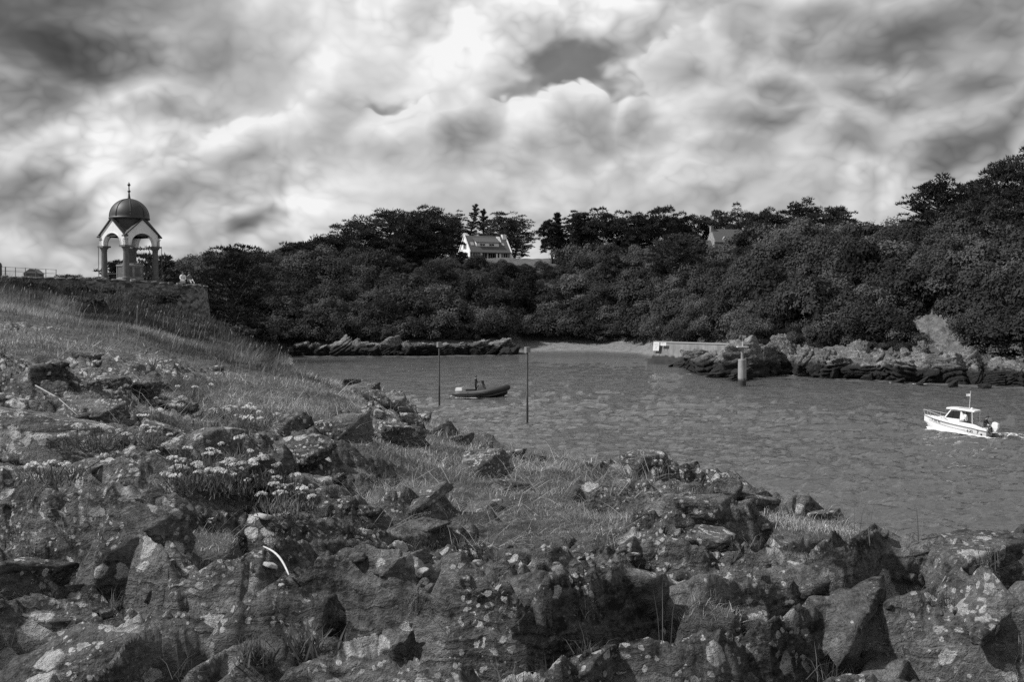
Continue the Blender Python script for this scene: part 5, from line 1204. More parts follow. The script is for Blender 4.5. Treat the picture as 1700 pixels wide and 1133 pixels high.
# moulded side coaming round the cockpit
for s in (-1, 1):
    rg = []
    for i in range(0, 14):
        t = i / 24; x, b_, sh, _, _ = stn(t); hgt = 0.05 + 0.22 * min(1, i / 4); rg.append([(x, s * b_ * 0.93, sh), (x, s * b_ * 0.88, sh + hgt), (x, s * b_ * 0.80, sh + hgt), (x, s * b_ * 0.80, sh - 0.05)])
    MB().loft(rg).build('coaming', M_GEL, hull)
# foredeck trunk and wheelhouse
tr = []
for x, hw, zb, zt_ in ((2.2, 0.20, 1.02, 1.10), (1.6, 0.55, 0.95, 1.22), (0.9, 0.78, 0.9, 1.34), (0.2, 0.86, 0.86, 1.38), (-0.2, 0.88, 0.8, 1.38)):
    tr.append([(x, -hw, zb - 0.3), (x, -hw * 0.92, zt_ - 0.05), (x, -hw * 0.7, zt_), (x, hw * 0.7, zt_), (x, hw * 0.92, zt_ - 0.05), (x, hw, zb - 0.3)])
MB().loft(tr).build('coachroof', M_GEL, bt)
ca = MB()
for s in (-1, 1):
    def wp_(x, z, off=0.0): 
        yy = 0.90 - 0.16 * max(0, (z - 1.2) / 0.9) - 0.10 * max(0, (x - 0.3) / 0.8); return (x, s * (yy + off), z)
    def slab(poly, th, mb): mb.add([wp_(x, z) for x, z in poly] + [wp_(x, z, -th) for x, z in poly], [tuple(range(len(poly))), tuple(range(len(poly), 2 * len(poly)))[::-1]] + [(i, (i + 1) % len(poly), len(poly) + (i + 1) % len(poly), len(poly) + i) for i in range(len(poly))])
    slab([(0.95, 1.28), (0.80, 1.30), (0.36, 2.02), (0.46, 2.02)], 0.06, ca)          # windscreen post
    slab([(-0.72, 0.85), (-0.42, 0.85), (-0.42, 2.02), (-0.80, 2.02)], 0.06, ca)       # rear post
    slab([(-0.42, 0.85), (0.98, 0.85), (0.98, 1.30), (-0.42, 1.30)], 0.06, ca)
    slab([(-0.42, 1.96), (0.44, 1.96), (0.40, 2.03), (-0.42, 2.03)], 0.06, ca)
ca.build('wheelhouse', M_GEL, bt)
for s in (-1, 1):
    for poly in ([(0.20, 1.305), (0.82, 1.305), (0.40, 1.955), (0.20, 1.955)], [(-0.415, 1.305), (0.16, 1.305), (0.16, 1.955), (-0.415, 1.955)]):
        g = MB(); 
        def wq_(x, z, off): yy = 0.90 - 0.16 * max(0, (z - 1.2) / 0.9) - 0.10 * max(0, (x - 0.3) / 0.8); return (x, s * (yy - 0.03 + off), z)
        g.add([wq_(x, z, 0.012) for x, z in poly] + [wq_(x, z, -0.012) for x, z in poly], [(0, 1, 2, 3), (7, 6, 5, 4), (0, 4, 5, 1), (1, 5, 6, 2), (2, 6, 7, 3), (3, 7, 4, 0)]); g.build('window', M_GLASS, bt)
MB().prism([(0.97, -0.78, 1.30), (0.97, 0.78, 1.30), (0.44, 0.66, 2.0), (0.44, -0.66, 2.0)], (0.02, 0, 0.01)).build('windscreen', M_GLASS, bt)
rfm = [[(x, -hw, z), (x, -hw * 1.02, z + 0.05), (x, -hw * 0.8, z + 0.13), (x, hw * 0.8, z + 0.13), (x, hw * 1.02, z + 0.05), (x, hw, z)] for x, hw, z in ((0.92, 0.52, 2.00), (0.75, 0.72, 2.03), (0.3, 0.82, 2.06), (-0.5, 0.86, 2.06), (-1.35, 0.84, 2.03), (-1.55, 0.78, 2.01))]
rfo = MB().loft(rfm).build('roof', M_GEL, bt)
MB().tube([(-0.2, -0.5, 2.18), (-0.2, -0.5, 2.26), (-1.1, -0.5, 2.26), (-1.1, -0.5, 2.18)], 0.018, 5).tube([(-0.2, 0.5, 2.18), (-0.2, 0.5, 2.26), (-1.1, 0.5, 2.26), (-1.1, 0.5, 2.18)], 0.018, 5).build('roof_rail', M_SHUT, rfo)
mst = MB().tube([(-0.85, 0, 2.15), (-0.85, 0, 3.75)], 0.03, 7).build('mast', plain('mast_alloy', 0.55, 0.4), bt)
MB().add([(-0.85, 0.0, 3.30), (-0.52, 0.05, 3.26), (-0.50, 0.02, 3.46), (-0.85, 0, 3.50), (-0.7, -0.04, 3.28), (-0.7, -0.04, 3.49)], [(0, 4, 5, 3), (4, 1, 2, 5)]).build('flag', plain('flag_cloth', 0.6, 0.9), mst)
MB().lathe([(0.09, 2.16), (0.11, 2.22), (0.07, 2.32)], 10, (-1.1, 0.1)).build('lamp', M_PAINT, rfo)
for s in (-1, 1): MB().tube([(-1.50, s * 0.80, 0.85), (-1.42, s * 0.82, 2.02)], 0.035, 6).build('roof_post', M_PAINT, bt)
bulk = MB().box((-0.70, -0.80, 0.55), (-0.66, -0.28, 1.95)).box((-0.70, 0.30, 0.55), (-0.66, 0.80, 1.95)).build('bulkhead', M_TRIM, bt)
MB().prism([(-0.70, -0.28, 0.55), (-0.70, 0.30, 0.55), (-0.70, 0.30, 1.93), (-0.70, -0.28, 1.93)], (0.03, 0, 0)).build('door', M_GLASS, bt)
rb = MB()
for s in (-1, 1):
    top = [(stn(t)[0] + dx_, s * (stn(t)[1] * 0.92), stn(t)[2] + hz) for t, hz, dx_ in ((1.0, 0.42, 0.12), (0.93, 0.44, 0.05), (0.8, 0.42, 0), (0.68, 0.38, 0), (0.6, 0.30, 0))]
    rb.tube([(top[0][0], 0, top[0][2])] + top, 0.02, 6)
    for (q, t) in zip(top, (0.99, 0.93, 0.8, 0.68, 0.58)): rb.tube([q, (stn(t)[0], s * stn(t)[1] * 0.9, stn(t)[2])], 0.016, 5)
rb.build('bow_rail', plain('stainless_rail', 0.6, 0.3, metallic=0.4), bt)
MB().box((-2.6, -0.9, 0.28), (-0.7, 0.9, 0.34)).build('cockpit_floor', M_TRIM, bt)
MB().box((-2.62, -0.75, 0.34), (-2.2, 0.75, 0.72)).build('stern_bench', M_GEL, bt)
og = MB().loft([[(-3.2, -0.18, 0.55), (-2.85, -0.18, 0.55), (-2.85, 0.18, 0.55), (-3.2, 0.18, 0.55)], [(-3.36, -0.22, 0.85), (-2.80, -0.22, 0.85), (-2.80, 0.22, 0.85), (-3.36, 0.22, 0.85)], [(-3.34, -0.2, 1.2), (-2.9, -0.2, 1.28), (-2.9, 0.2, 1.28), (-3.34, 0.2, 1.2)], [(-3.25, -0.1, 1.28), (-3.0, -0.1, 1.34), (-3.0, 0.1, 1.34), (-3.25, 0.1, 1.28)]]).build('outboard_cowl', M_GEL, bt)
MB().box((-3.12, -0.09, -0.6), (-2.9, 0.09, 0.55)).build('outboard_leg', M_TRIM, og)
MB().tube([(-2.75, -0.9, 0.7), (-2.75, -0.9, 1.02), (-2.75, 0.9, 1.02), (-2.75, 0.9, 0.7)], 0.025, 6).build('stern_rail', M_SHUT, bt)
for y, t_ in ((-0.55, 0.5), (-0.3, 0.42), (0.45, 0.5)): MB().lathe([(0.09, 0.62), (0.11, 0.7), (0.11, 0.62 + t_ - 0.08), (0.05, 0.62 + t_)], 10, (-2.66, y)).build('fender', M_PAINT if y > -0.5 else M_BLACK, bt)
# lettering on the side (seen side is port: +y in boat space)
def text_on(body, t, s_back, size, zoff, par, mat):
    cu = bpy.data.curves.new('lettering', 'FONT'); cu.body = body; cu.size = size; cu.extrude = 0.004; cu.align_x = 'CENTER'
    to = bpy.data.objects.new('lettering', cu); COL.objects.link(to); dg = bpy.context.evaluated_depsgraph_get(); mm = bpy.data.meshes.new_from_object(to.evaluated_get(dg)); bpy.data.objects.remove(to); bpy.data.curves.remove(cu)
    mm.materials.clear(); mm.materials.append(mat); mm.name = 'lettering'
    x, b_, sh, ke, c_ = stn(t); bc = b_ * (0.90 - 0.34 * max(0, (t - 0.4) / 0.6) ** 1.3) + 0.02; xa, ba = stn(t + 0.08)[:2]; xb, bb = stn(t - 0.08)[:2]
    f = 1 - zoff; yy = bc + (b_ - bc) * f; z = c_ + 0.05 + (sh - c_ - 0.05) * f
    ex = Vector((-(xa - xb), -(ba - bb), (stn(t - 0.08)[2] - stn(t + 0.08)[2]) * 0.6)).normalized(); ez = Vector((0, b_ - bc, sh - c_ - 0.05)).normalized(); nn = ex.cross(ez).normalized(); ez = nn.cross(ex)
    M = Matrix((ex, ez, nn)).transposed().to_4x4(); M.translation = Vector((x, yy, z)) + nn * 0.018
    mm.transform(M); return ob('lettering', mm, par)
M_INK = plain('black_ink', 0.02, 0.5)
text_on('6-ZS', 0.235, 0, 0.27, 0.62, hull, M_INK); text_on('7', 0.125, 0, 0.36, 0.66, hull, M_INK)
x, b_, sh, ke, c_ = stn(0.07); MB().lathe([(0.085, -0.02), (0.085, 0.03)], 14, M=Matrix.Translation((x, b_ * 0.925 + 0.0, 0.26)) @ Matrix.Rotation(-math.pi / 2, 4, 'X')).build('vent', M_BLACK, hull)
# faded name panel near the bow: a grey band with worn dark marks
M_WORN = plain('worn_lettering', 0.2, 0.6)
for k in range(8):
    t = 0.70 + 0.035 * k * 0.55; x, b_, sh, ke, c_ = stn(t); bc = b_ * (0.90 - 0.34 * max(0, (t - 0.4) / 0.6) ** 1.3) + 0.02
    q = lambda f, xo, e: (x + xo, bc + (b_ - bc) * f + e, c_ + 0.05 + (sh - c_ - 0.05) * f)
    if k not in (2, 6): MB().add([q(0.62, -0.04, 0.022), q(0.62, 0.03, 0.016), q(0.82, 0.03, 0.016), q(0.82, -0.04, 0.022)], [(0, 1, 2, 3)]).build('name_mark', M_WORN, hull)
MB().tube([(stn(t)[0], (lambda b_, c_, sh, t=t: (b_ * (0.90 - 0.34 * max(0, (t - 0.4) / 0.6) ** 1.3) + 0.02) + (b_ - (b_ * (0.90 - 0.34 * max(0, (t - 0.4) / 0.6) ** 1.3) + 0.02)) * 0.5 + 0.006)(stn(t)[1], stn(t)[4], stn(t)[2]), stn(t)[4] + 0.05 + (stn(t)[2] - stn(t)[4] - 0.05) * 0.5) for t in [0.3 + 0.6 * i / 12 for i in range(13)]], 0.014, 5).build('side_stripe', M_TRIM, hull)
BM = Matrix.LocRotScale(bp, bt.rotation_euler, (SB, SB, SB))
LEAN = dict(SIT, chest=(0.06, 0, 0.50), neck=(0.16, 0, 0.66), head0=(0.22, 0, 0.74), head1=(0.25, 0, 0.84))
person(BM @ Vector((-0.95, 0.70, 1.02)), YB + 0.25, LEAN, ED, RA, [(1, lambda c: c.z < 0.16), (0, lambda c: c.z > 0.66 or c.x > 0.33), (2, lambda c: True)], 'person in white top sitting at the open side of the wheelhouse', [M_SKIN, cloth(0.03), cloth(0.75)], hair=(0.235, 0, 0.82), scale=0.86)
person(BM @ Vector((-2.35, 0.30, 0.76)), YB + math.pi * 0.9, LEAN, ED, RA, [(1, lambda c: c.z < 0.16), (0, lambda c: c.z > 0.66 or c.x > 0.33), (2, lambda c: True)], 'person in dark top bending over the stern of the white boat', [M_SKIN, cloth(0.03), cloth(0.05)], hair=(0.235, 0, 0.82), scale=0.9)
# two people on the terrace wall
w1 = P(302.5, 471, 88.3); person(w1 + Vector((0, 0.15, 0.10)), RAD(-60), SIT, ED, RA, [(1, lambda c: c.z < 0.16), (0, lambda c: c.z > 0.68 or c.x > 0.27), (2, lambda c: True)], 'person in white top seated on the rubble wall', [M_SKIN, cloth(0.12), cloth(0.72)], hair=(0.06, 0, 0.87))
w2 = P(313, 472, 88.6); person(w2 + Vector((0, 0.15, 0.10)), RAD(-40), LOUNGE, ED, RA, [(1, lambda c: c.x > 0.16 and c.z < 0.36), (0, lambda c: c.z > 0.68), (2, lambda c: True)], 'dark haired person in grey top with knees drawn up on the wall', [M_SKIN, cloth(0.6), cloth(0.14)], hair=(0.06, 0, 0.87))
bgp = P(303.2, 470.5, 87.6); bg_ = thing('shoulder_bag', bgp, 'pale cloth bag hanging below the seated person on the wall', 'bag')
MB().loft([[(-0.2, -0.08, 0), (0.2, -0.08, 0), (0.2, 0.08, 0), (-0.2, 0.08, 0)], [(-0.21, -0.1, 0.2), (0.21, -0.1, 0.2), (0.21, 0.1, 0.2), (-0.21, 0.1, 0.2)], [(-0.15, -0.05, 0.36), (0.15, -0.05, 0.36), (0.15, 0.05, 0.36), (-0.15, 0.05, 0.36)]]).build('body', cloth(0.4), bg_); MB().tube([(-0.14, 0, 0.34), (-0.05, 0, 0.5), (0.05, 0, 0.5), (0.14, 0, 0.34)], 0.02, 5).build('strap', cloth(0.05), bg_)

# ------------------------------------------------------------------ foam: bow waves, wakes, swash on the rocks
def foam_material():
    m = bpy.data.materials.new('sea_foam'); m.use_nodes = True; t = m.node_tree; t.nodes.clear(); n = NT(t); p = geo_pos(n)
    a = n.n('ShaderNodeAttribute', attribute_name='dens').outputs['Fac']
    nz = n.noise(n.vmath('MULTIPLY', p, (0.7, 1.2, 1)), 2.6, 6, 0.7, dist=0.6)
    al = n.map(n.math('ADD', nz, n.math('MULTIPLY', n.math('SUBTRACT', a, 0.5), 0.9)), 0.50, 0.62)
    d = n.n('ShaderNodeBsdfDiffuse'); d.inputs[0].default_value = (0.75, 0.75, 0.75, 1); tr_ = n.n('ShaderNodeBsdfTransparent'); mx = n.n('ShaderNodeMixShader')
    n.link(al, mx.inputs[0]); n.link(tr_.outputs[0], mx.inputs[1]); n.link(d.outputs[0], mx.inputs[2]); o = n.n('ShaderNodeOutputMaterial'); n.link(mx.outputs[0], o.inputs[0]); return m
M_FOAM = foam_material()
def foam(name, path, widths, label, hgt=0.10, dens=(0.7, 0.3), seed=0, n_u=70, n_v=14):
    path = np.array([tuple(p) for p in path], float); d = np.concatenate([[0], np.cumsum(np.linalg.norm(np.diff(path, axis=0), axis=1))]); s = np.linspace(0, d[-1], n_u)
    c = np.stack([np.interp(s, d, path[:, k]) for k in range(3)], 1); wd = np.interp(s, d, widths); tg_ = np.gradient(c[:, :2], axis=0); tg_ /= np.linalg.norm(tg_, axis=1)[:, None]; nn = np.stack([-tg_[:, 1], tg_[:, 0]], 1)
    v = np.linspace(-1, 1, n_v); X = c[:, None, 0] + nn[:, None, 0] * v * wd[:, None]; Y = c[:, None, 1] + nn[:, None, 1] * v * wd[:, None]
    prof = 1 - np.abs(v) ** 2; f = np.linspace(dens[0], dens[1], n_u)
    Z = c[:, None, 2] + 0.035 + hgt * prof * (0.6 + 1.1 * fbm2(X * 1.5 + seed, Y * 1.5, 3, seed)) * np.linspace(1, 0.35, n_u)[:, None]
    D = f[:, None] * prof ** 0.7; D[0] = 0; D[-1] = 0
    i_ = np.arange(n_u * n_v).reshape(n_u, n_v); q = np.stack([i_[:-1, :-1], i_[1:, :-1], i_[1:, 1:], i_[:-1, 1:]], -1).reshape(-1, 4)
    me_ = mesh_np(name, np.stack([X, Y, Z], -1).reshape(-1, 3), q, M_FOAM, True); fattr(me_, 'dens', D.reshape(-1))
    return tag(ob(name, me_), label, 'foam', None, 'stuff')
def BW(x, y): q = BM @ Vector((x, y, 0)); q.z = 0.0; return q
foam('foam_bow_wave', [BW(2.6, 0.1), BW(1.8, 0.75), BW(0.6, 1.25), BW(-1.0, 1.55), BW(-3.0, 2.0), BW(-5.0, 2.7)], [0.2, 0.5, 0.42, 0.45, 0.6, 0.8], 'white bow wave along the side of the cabin boat', 0.30, (1.0, 0.5), 3)
foam('foam_bow_wave', [BW(2.55, 0.2), BW(2.6, 0.8), BW(2.7, 1.5), BW(2.9, 2.4)], [0.2, 0.3, 0.22, 0.1], 'spray thrown ahead of the cabin boat bow', 0.22, (1.0, 0.55), 5)
foam('foam_wake', [BW(-2.9, 0), BW(-4.0, 0.0), BW(-6.0, 0.1), BW(-9, 0.3), BW(-13, 0.6)], [0.9, 1.6, 2.4, 3.2, 3.8], 'churned wake astern of the cabin boat', 0.30, (0.56, 0.44), 7)
RM = Matrix.LocRotScale(rp, Euler((0, 0, RAD(-14))), (1, 1, 1))
foam('foam_wake', [RM @ Vector((-2.6, 0, 0)), RM @ Vector((-3.4, 0, 0)), RM @ Vector((-5.5, 0.1, 0))], [0.4, 0.6, 0.7], 'small white wake behind the inflatable boat', 0.15, (0.6, 0.35), 9)
foam('foam_wake', [RM @ Vector((1.0, -0.75, 0)), RM @ Vector((-0.6, -1.1, 0)), RM @ Vector((-2.4, -1.25, 0))], [0.1, 0.16, 0.2], 'thin white wash along the side of the inflatable boat', 0.06, (0.9, 0.7), 11)
for k, (px, row, hw_, lb) in enumerate(((1496, 636.5, 22, 'white swash on the low rock right of the channel post'), (1528, 639, 14, 'swash patch on the right shore below the earth slip'), (1440, 631.5, 14, 'swash patch at the foot of the middle shore rocks'), (1148, 623, 10, 'small swash patch before the outcrop'), (1310, 624, 20, 'thin swash line right beside the channel post'))):
    d = water_depth(row); foam('foam_swash', [(P(px + a * hw_, row, d) * 1.0) for a in (-1, -0.3, 0.4, 1)], [0.3, 0.5, 0.5, 0.2], lb, 0.08, (0.62, 0.55), 20 + k, 24, 8)

# ------------------------------------------------------------------ grass of the headland (nobody could count it: stuff)
M_GRASS = leaf_material('dry_grass', 0.19, 0.0, 0.3, attr='tone', posscale=1.2)
gr = np.random.default_rng(77)
def cell_points(weight, n):
    wv = weight.reshape(-1).astype(float); wv = wv / wv.sum(); q = gr.choice(wv.size, n, p=wv); i = q // NR; j = q % NR
    i1 = np.minimum(i + 1, NU - 1); j1 = np.minimum(j + 1, NR - 1); a = gr.random(n); b = gr.random(n)
    def L2(A): return (A[i, j] * (1 - a) + A[i1, j] * a) * (1 - b) + (A[i, j1] * (1 - a) + A[i1, j1] * a) * b
    return np.stack([L2(XO), L2(YO), L2(HGT)], 1), L2(COLS), L2(ROWS)
def blades(p, length, width, lean, lean_dir, curl=0.6):
    """bent five-point blades"""
    n = len(p); a = lean_dir; d = np.stack([np.cos(a), np.sin(a), np.zeros(n)], 1); side = np.stack([-np.sin(a), np.cos(a), np.zeros(n)], 1)
    fa = gr.uniform(0, 6.283, n); side = side * np.cos(fa)[:, None] + d * np.sin(fa)[:, None]
    up = np.array([0, 0, 1.0]); l = length[:, None]; w_ = width[:, None]; le = lean[:, None]
    m_ = p + (up * np.sqrt(np.maximum(0.05, 1 - le ** 2)) + d * le) * l * 0.55; l2 = np.minimum(le + curl * le + 0.1, 0.98)
    t = m_ + (up * np.sqrt(np.maximum(0.02, 1 - l2 ** 2)) + d * l2) * l * 0.45
    v = np.stack([p - side * w_ * 0.5, p + side * w_ * 0.5, m_ - side * w_ * 0.38, m_ + side * w_ * 0.38, t], 1).reshape(-1, 3)
    b = np.arange(n)[:, None] * 5; f = np.concatenate([b + [0, 1, 2], b + [1, 3, 2], b + [2, 3, 4]], 1).reshape(-1, 3)
    return v, f
GV, GF, GT = [], [], []; cnt = 0
def add_blades(v, f, tone):
    global cnt
    GV.append(v); GF.append(f + cnt); GT.append(np.repeat(tone, 5)); cnt += len(v)
# the green dark band under the wall, the bleached strip nearer
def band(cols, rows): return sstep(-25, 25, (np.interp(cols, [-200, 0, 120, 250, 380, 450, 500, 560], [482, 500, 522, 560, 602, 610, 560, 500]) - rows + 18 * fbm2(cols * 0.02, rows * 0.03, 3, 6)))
vis = (COLS > -120) & (COLS < 1800)
wA = slope_g * (YY > 11) * (YY < 90) * vis * np.minimum(1, 30 / YY) * (HGT > 1) * (past < 0.7)
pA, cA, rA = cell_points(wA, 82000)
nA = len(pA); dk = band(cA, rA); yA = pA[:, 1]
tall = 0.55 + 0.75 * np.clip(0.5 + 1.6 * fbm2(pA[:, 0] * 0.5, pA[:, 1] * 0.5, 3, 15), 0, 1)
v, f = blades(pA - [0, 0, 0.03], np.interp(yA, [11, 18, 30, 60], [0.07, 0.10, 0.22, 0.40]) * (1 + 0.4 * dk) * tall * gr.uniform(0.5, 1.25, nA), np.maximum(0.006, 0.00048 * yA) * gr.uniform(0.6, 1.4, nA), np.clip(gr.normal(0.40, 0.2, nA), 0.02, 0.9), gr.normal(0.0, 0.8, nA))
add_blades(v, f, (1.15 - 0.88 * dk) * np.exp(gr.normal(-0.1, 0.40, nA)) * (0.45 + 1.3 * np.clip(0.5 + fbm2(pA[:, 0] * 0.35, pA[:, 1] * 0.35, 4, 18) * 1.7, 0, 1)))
wB = np.clip(grass - 0.18, 0, 1) * (YY < 16) * (YY > 2.4) * vis * (past < 0.8)
pB, cB, rB = cell_points(wB, 72000); nB = len(pB)
lenB = gr.uniform(0.02, 0.075, nB) * (0.6 + 0.9 * np.clip(0.5 + 1.5 * fbm2(pB[:, 0] * 2, pB[:, 1] * 2, 3, 25), 0, 1)) * np.clip(pB[:, 1] / 6, 0.7, 1.6)
v, f = blades(pB - [0, 0, 0.01], lenB, np.maximum(0.0016, 0.00042 * pB[:, 1]) * gr.uniform(0.6, 1.4, nB), np.clip(gr.normal(0.6, 0.25, nB), 0.05, 0.97), gr.uniform(0, 6.283, nB))
add_blades(v, f, np.exp(gr.normal(0.12, 0.5, nB)) * (0.55 + 0.9 * np.clip(0.5 + 1.6 * fbm2(pB[:, 0] * 1.1, pB[:, 1] * 1.1, 3, 28), 0, 1)))
# bleached straw lying over turf and rock
wD = (blob(830, 840, 240, 70) + 0.8 * blob(420, 690, 220, 60) + 0.5 * blob(150, 610, 200, 40) + 0.5 * blob(1000, 800, 150, 30) + 0.3 * blob(330, 900, 70, 40)) * (YY > 2.4)
pD, cD, rD = cell_points(wD, 2600); nD = len(pD)
v, f = blades(pD + [0, 0, 0.01], gr.uniform(0.10, 0.36, nD) * np.clip(pD[:, 1] / 7, 0.6, 1.5), np.maximum(0.0022, 0.00055 * pD[:, 1]), np.clip(gr.normal(0.88, 0.1, nD), 0.3, 0.985), gr.uniform(0, 6.283, nD), 0.1)
add_blades(v, f, np.exp(gr.normal(0.25, 0.35, nD)))
# tufts in the cracks
wE = ROCKY * (YY < 12) * (YY > 2.6) * vis * (past < 0.3) * (JOINT < 0.2)
pE, _, _ = cell_points(wE, 190)
for q in pE:
    n = 34; pp_ = np.repeat(q[None], n, 0) + gr.normal(0, 0.018, (n, 3)) * [1, 1, 0.1]
    v, f = blades(pp_, gr.uniform(0.04, 0.15, n) * max(0.8, q[1] / 6), np.full(n, max(0.002, 0.0005 * q[1])), np.clip(gr.normal(0.5, 0.25, n), 0.02, 0.97), gr.uniform(0, 6.283, n)); add_blades(v, f, np.exp(gr.normal(-0.5, 0.5, n)))
# seeding stalks standing above the slope
wS = (blob(230, 545, 300, 45) + blob(420, 610, 90, 30) + 0.6 * blob(100, 500, 140, 25)) * (YY > 9) * (YY < 60)
pS, _, _ = cell_points(wS, 150); nS = len(pS); hS = gr.uniform(0.25, 0.5, nS) * np.clip(pS[:, 1] / 20, 0.7, 1.5)
v, f = blades(pS, hS, np.maximum(0.006, 0.0006 * pS[:, 1]), np.clip(gr.normal(0.14, 0.08, nS), 0, 0.4), gr.normal(0.2, 0.9, nS), 0.4); add_blades(v, f, np.exp(gr.normal(0.25, 0.3, nS)))
tip = v.reshape(-1, 5, 3)[:, 4]; tip0 = v.reshape(-1, 5, 3)[:, 2]
ax = tip - tip0; ax /= np.linalg.norm(ax, axis=1)[:, None]; sdv = np.cross(ax, [0.2, 1.0, 0.1])
wS_ = np.maximum(0.012, 0.0011 * pS[:, 1])[:, None]; ln = 0.08
vh = np.stack([tip - ax * ln - sdv * wS_ * 0.3, tip - ax * ln + sdv * wS_ * 0.3, tip - ax * ln * 0.4 - sdv * wS_ * 0.6, tip - ax * ln * 0.4 + sdv * wS_ * 0.6, tip + ax * 0.03], 1).reshape(-1, 3)
bb_ = np.arange(nS)[:, None] * 5; add_blades(vh, np.concatenate([bb_ + [0, 1, 2], bb_ + [1, 3, 2], bb_ + [2, 3, 4]], 1).reshape(-1, 3), np.full(nS, 1.1))
# the few long stalks close to the eye
for (px, py, hh) in ((1105, 1105, 0.24), (1440, 905, 0.26), (1425, 905, 0.2), (1530, 900, 0.16), (1250, 1000, 0.1), (735, 760, 0.25), (720, 762, 0.3)):
    q = on_ground(px, py); n = 3; v, f = blades(np.array([list(q)] * n) + gr.normal(0, 0.01, (n, 3)), np.full(n, hh) * gr.uniform(0.7, 1.1, n), np.full(n, max(0.003, 0.0006 * q.y)), np.full(n, 0.12), gr.uniform(0, 6.28, n)); add_blades(v, f, np.full(n, 0.9))
me = mesh_np('grass', np.concatenate(GV), np.concatenate(GF), M_GRASS); fattr(me, 'tone', np.concatenate(GT))
tag(ob('headland_grass', me), 'dry grass and turf growing over the near headland', 'grass', None, 'stuff')

# ------------------------------------------------------------------ bramble bushes on the bank, under the wall
M_BRAM = leaf_material('bramble_leaves', 0.05, 0.25, 0.2, posscale=2.0)
def bramble(px, row, wpx, hpx, depth, label, seed):
    z = ground_at(px, depth); s = depth / FPX; root = thing('bramble_bush', (ucol(px) * depth, depth, z - 0.1), label, 'bush')
    r_ = np.random.default_rng(seed); rx, rz = wpx * s * 0.5, hpx * s
    cen = [(r_.normal(0, 0.45) * rx, r_.normal(0, 0.45) * rx, rz * r_.uniform(0.25, 0.75)) for _ in range(26)]; rad = [(rx * 0.3, rx * 0.3, rz * 0.28)] * 26
    ob('foliage', tri_mesh('foliage', leaves(cen, rad, 130, 0.09 * depth / 40 + 0.05, 1.0, 0.8, 0.3, seed), M_BRAM), root)
    mb = MB()
    for k in range(6): a = r_.uniform(0, 6.28); mb.tube([(0, 0, 0), (rx * 0.4 * math.cos(a), rx * 0.4 * math.sin(a), rz * 0.7), (rx * 0.9 * math.cos(a), rx * 0.9 * math.sin(a), rz * 0.5)], [0.03, 0.02, 0.01], 4)
    mb.build('stem', M_BARK, root)
bramble(158, 520, 60, 34, 40, 'dark bramble clump in the middle of the grassy bank', 1)
bramble(262, 492, 90, 24, 76, 'dark bramble mat hanging against the rubble wall', 2)
bramble(120, 480, 80, 20, 66, 'low bramble mat below the left part of the wall', 3)
bramble(45, 485, 70, 20, 58, 'bramble patch below the skyline railing', 5)
bramble(395, 548, 60, 22, 62, 'grey leaved shrub right of the wall foot', 6)

# ------------------------------------------------------------------ rock samphire with white flower heads
M_SAMPH = leaf_material('samphire_leaves', 0.13, 0.2, 0.25, posscale=8.0); M_FLOW = leaf_material('samphire_flowers', 0.66, 0.15, 0.3, posscale=30.0)
def samphire_parts(seed):
    r_ = np.random.default_rng(seed); n = 230; p = np.stack([r_.normal(0, 0.055, n), r_.normal(0, 0.055, n), r_.uniform(0.0, 0.05, n)], 1)
    v, f = blades(p, r_.uniform(0.02, 0.05, n), np.full(n, 0.005), np.clip(r_.normal(0.45, 0.25, n), 0, 0.95), r_.uniform(0, 6.28, n), 0.2)
    lv = mesh_np('leaves', v, f, M_SAMPH); stems = []; heads = []
    for k in range(4):
        a = r_.uniform(0, 6.28); rr_ = abs(r_.normal(0, 0.06)); h = r_.uniform(0.06, 0.12); t = (rr_ * 1.5 * math.cos(a), rr_ * 1.5 * math.sin(a), h)
        stems.append(MB().tube([(rr_ * 0.5 * math.cos(a), rr_ * 0.5 * math.sin(a), 0), (rr_ * math.cos(a), rr_ * math.sin(a), h * 0.6), t], 0.0022, 4).mesh('stem', M_SAMPH))
        R_ = r_.uniform(0.015, 0.027); cen = []
        for q in range(16):
            b = r_.uniform(0, 6.28); u = math.sqrt(r_.random()); cen.append((t[0] + R_ * u * math.cos(b), t[1] + R_ * u * math.sin(b), t[2] + 0.006 + 0.010 * (1 - u * u)))
        heads.append(tri_mesh('flower_head', leaves(cen, [(0.005, 0.005, 0.004)] * len(cen), 10, 0.0065, 1.0, 1.0, 0.4, seed * 10 + k), M_FLOW))
    return lv, stems, heads
SP_ = [samphire_parts(40 + k) for k in range(5)]
random.seed(9)
S_BOULDER = 'white flowered samphire clump in the hollow right of the big lichen boulder'
S_STONE = 'white flowered samphire clump just above the flat pale oval stone'
S_SLOPE = 'white flowered samphire clump on the grassy rocks above the hollow'
S_LEFT = 'white flowered samphire clump above the big boulder near the left edge'
SPOTS = [(300,775,0),(322,822,0),(300,812,0),(345,818,0),(402,775,1),(415,790,1),(438,800,1),(372,815,0),(395,835,1),(470,838,1),(488,852,1),(440,850,1),(470,868,1),(365,700,2),(376,738,2),(300,685,2),(262,705,2),(250,740,2),(420,718,2),(408,700,2),(318,668,2),(120,750,3),(100,735,3),(82,805,3),(160,742,3),(345,790,0),(430,830,1),(455,822,1),(360,835,0)]
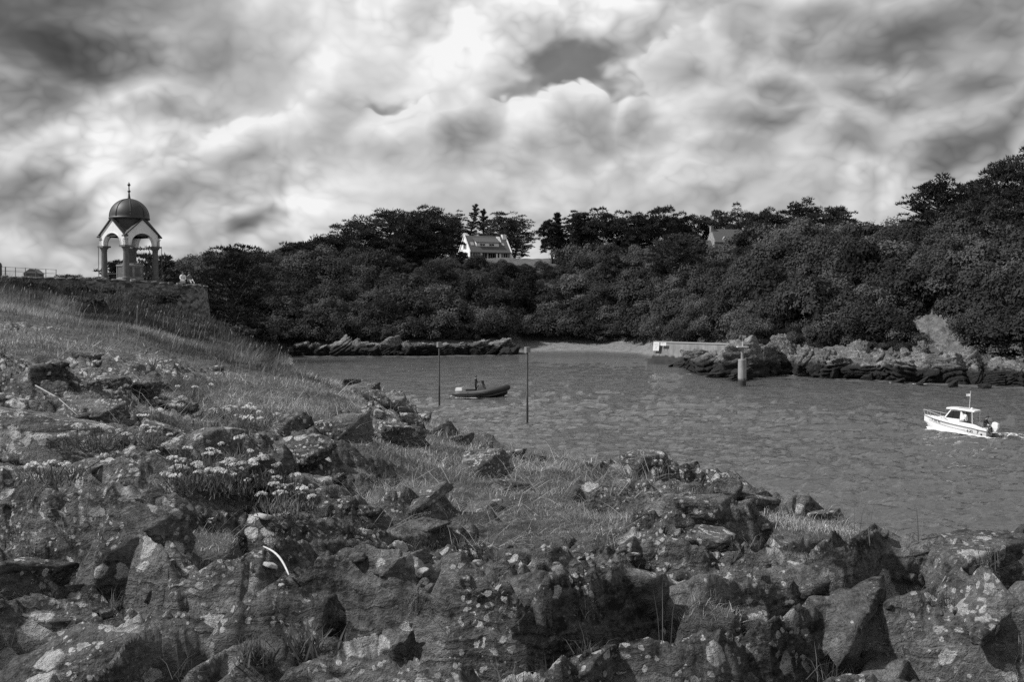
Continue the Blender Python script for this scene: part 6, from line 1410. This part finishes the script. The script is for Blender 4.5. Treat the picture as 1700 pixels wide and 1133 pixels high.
for k, (px, py, cl) in enumerate(SPOTS):
    q = on_ground(px, py); s = random.uniform(0.75, 1.2) * (1.0 if q.y < 6 else 1.25); a, b, c = SP_[k % 5]
    root = thing('samphire_plant', q - Vector((0, 0, 0.01)), (S_BOULDER, S_STONE, S_SLOPE, S_LEFT)[cl], 'plant', ('samphire beside the boulder', 'samphire above the oval stone', 'samphire up the slope', 'samphire at the left edge')[cl], random.uniform(0, 6.28)); root.scale = (s, s, s * random.uniform(0.9, 1.2))
    ob('leaves', a, root)
    for b_ in b: ob('stem', b_, root)
    for c_ in c: ob('flower_head', c_, root)
def succulent(px, py, size, label, seed):
    q = on_ground(px, py); r_ = np.random.default_rng(seed); n = 90; p = np.stack([r_.normal(0, 0.25, n), r_.normal(0, 0.2, n), np.zeros(n)], 1) * size
    v, f = blades(p, r_.uniform(0.5, 1.1, n) * size, np.full(n, 0.07 * size), np.clip(r_.normal(0.35, 0.2, n), 0, 0.9), r_.uniform(0, 6.28, n), 0.1)
    root = thing('samphire_plant', q, label, 'plant'); ob('leaves', mesh_np('leaves', v, f, M_SAMPH), root)
succulent(500, 1090, 0.11, 'leafy pale green rosette without flowers at the foot of the jointed ledge', 3); succulent(415, 1105, 0.08, 'small leafy rosette left of the larger one below the ledge', 4)

# ------------------------------------------------------------------ single pale things on the rock
M_TWIG = plain('bleached_wood', 0.50, 0.8, 0.2, 30)
a = on_ground(434, 943); b = on_ground(476, 968)
tw = thing('bleached_twig', a, 'short bleached curved twig lying on the dark slab', 'twig')
MB().tube([(b - a) * f + Vector((0.010 * math.sin(f * 3.1), 0, 0.030 - 0.016 * f + 0.014 * math.sin(f * 3.14))) for f in [k / 9 for k in range(10)]], [0.0026 + 0.0012 * math.sin(k / 9 * 3.14) for k in range(10)], 8).build('stick', M_TWIG, tw, True)
M_PALE_ST = plain('pale_pebble', 0.52, 0.85, 0.25, 25, bumpd=0.004)
PEB = [rock_mesh('pebble', 700 + i, 3, flat=0.3 + 0.1 * i, nside=7, chips=5, rough=0.04, strata=0.0, mat=M_PALE_ST) for i in range(3)]
for k, (px, py, wpx, lb) in enumerate(((436, 872, 36, 'flat pale oval stone beside the samphire clumps'), (446, 968, 26, 'pale rounded pebble just left of the bleached twig'), (463, 976, 12, 'tiny pale pebble below the bleached twig end'))):
    q = on_ground(px, py); s = wpx / FPX * q.y * 0.68
    o = ob('pale_stone', PEB[k % 3], None, (q.x, q.y, q.z + s * 0.30), (0.25, random.uniform(-0.2, 0.2), random.uniform(0, 3)), (s, s * 0.75, s * 0.55)); tag(o, lb, 'stone')
M_STEM = plain('dry_stem', 0.28, 0.9, 0.2, 30)
for k, (x0, y0, x1, y1, lb) in enumerate(((57, 660, 138, 712, 'long thin dry stem leaning across the upper left slab'),)):
    a = on_ground(x0, y0); b = on_ground(x1, y1); o = thing('dry_stem', a, lb, 'stem')
    MB().tube([Vector((0, 0, 0.05)), (b - a) * 0.5 + Vector((0, 0, 0.07)), (b - a) + Vector((0, 0, 0.03))], [0.005, 0.0045, 0.003], 6).build('stalk', M_STEM, o, True)
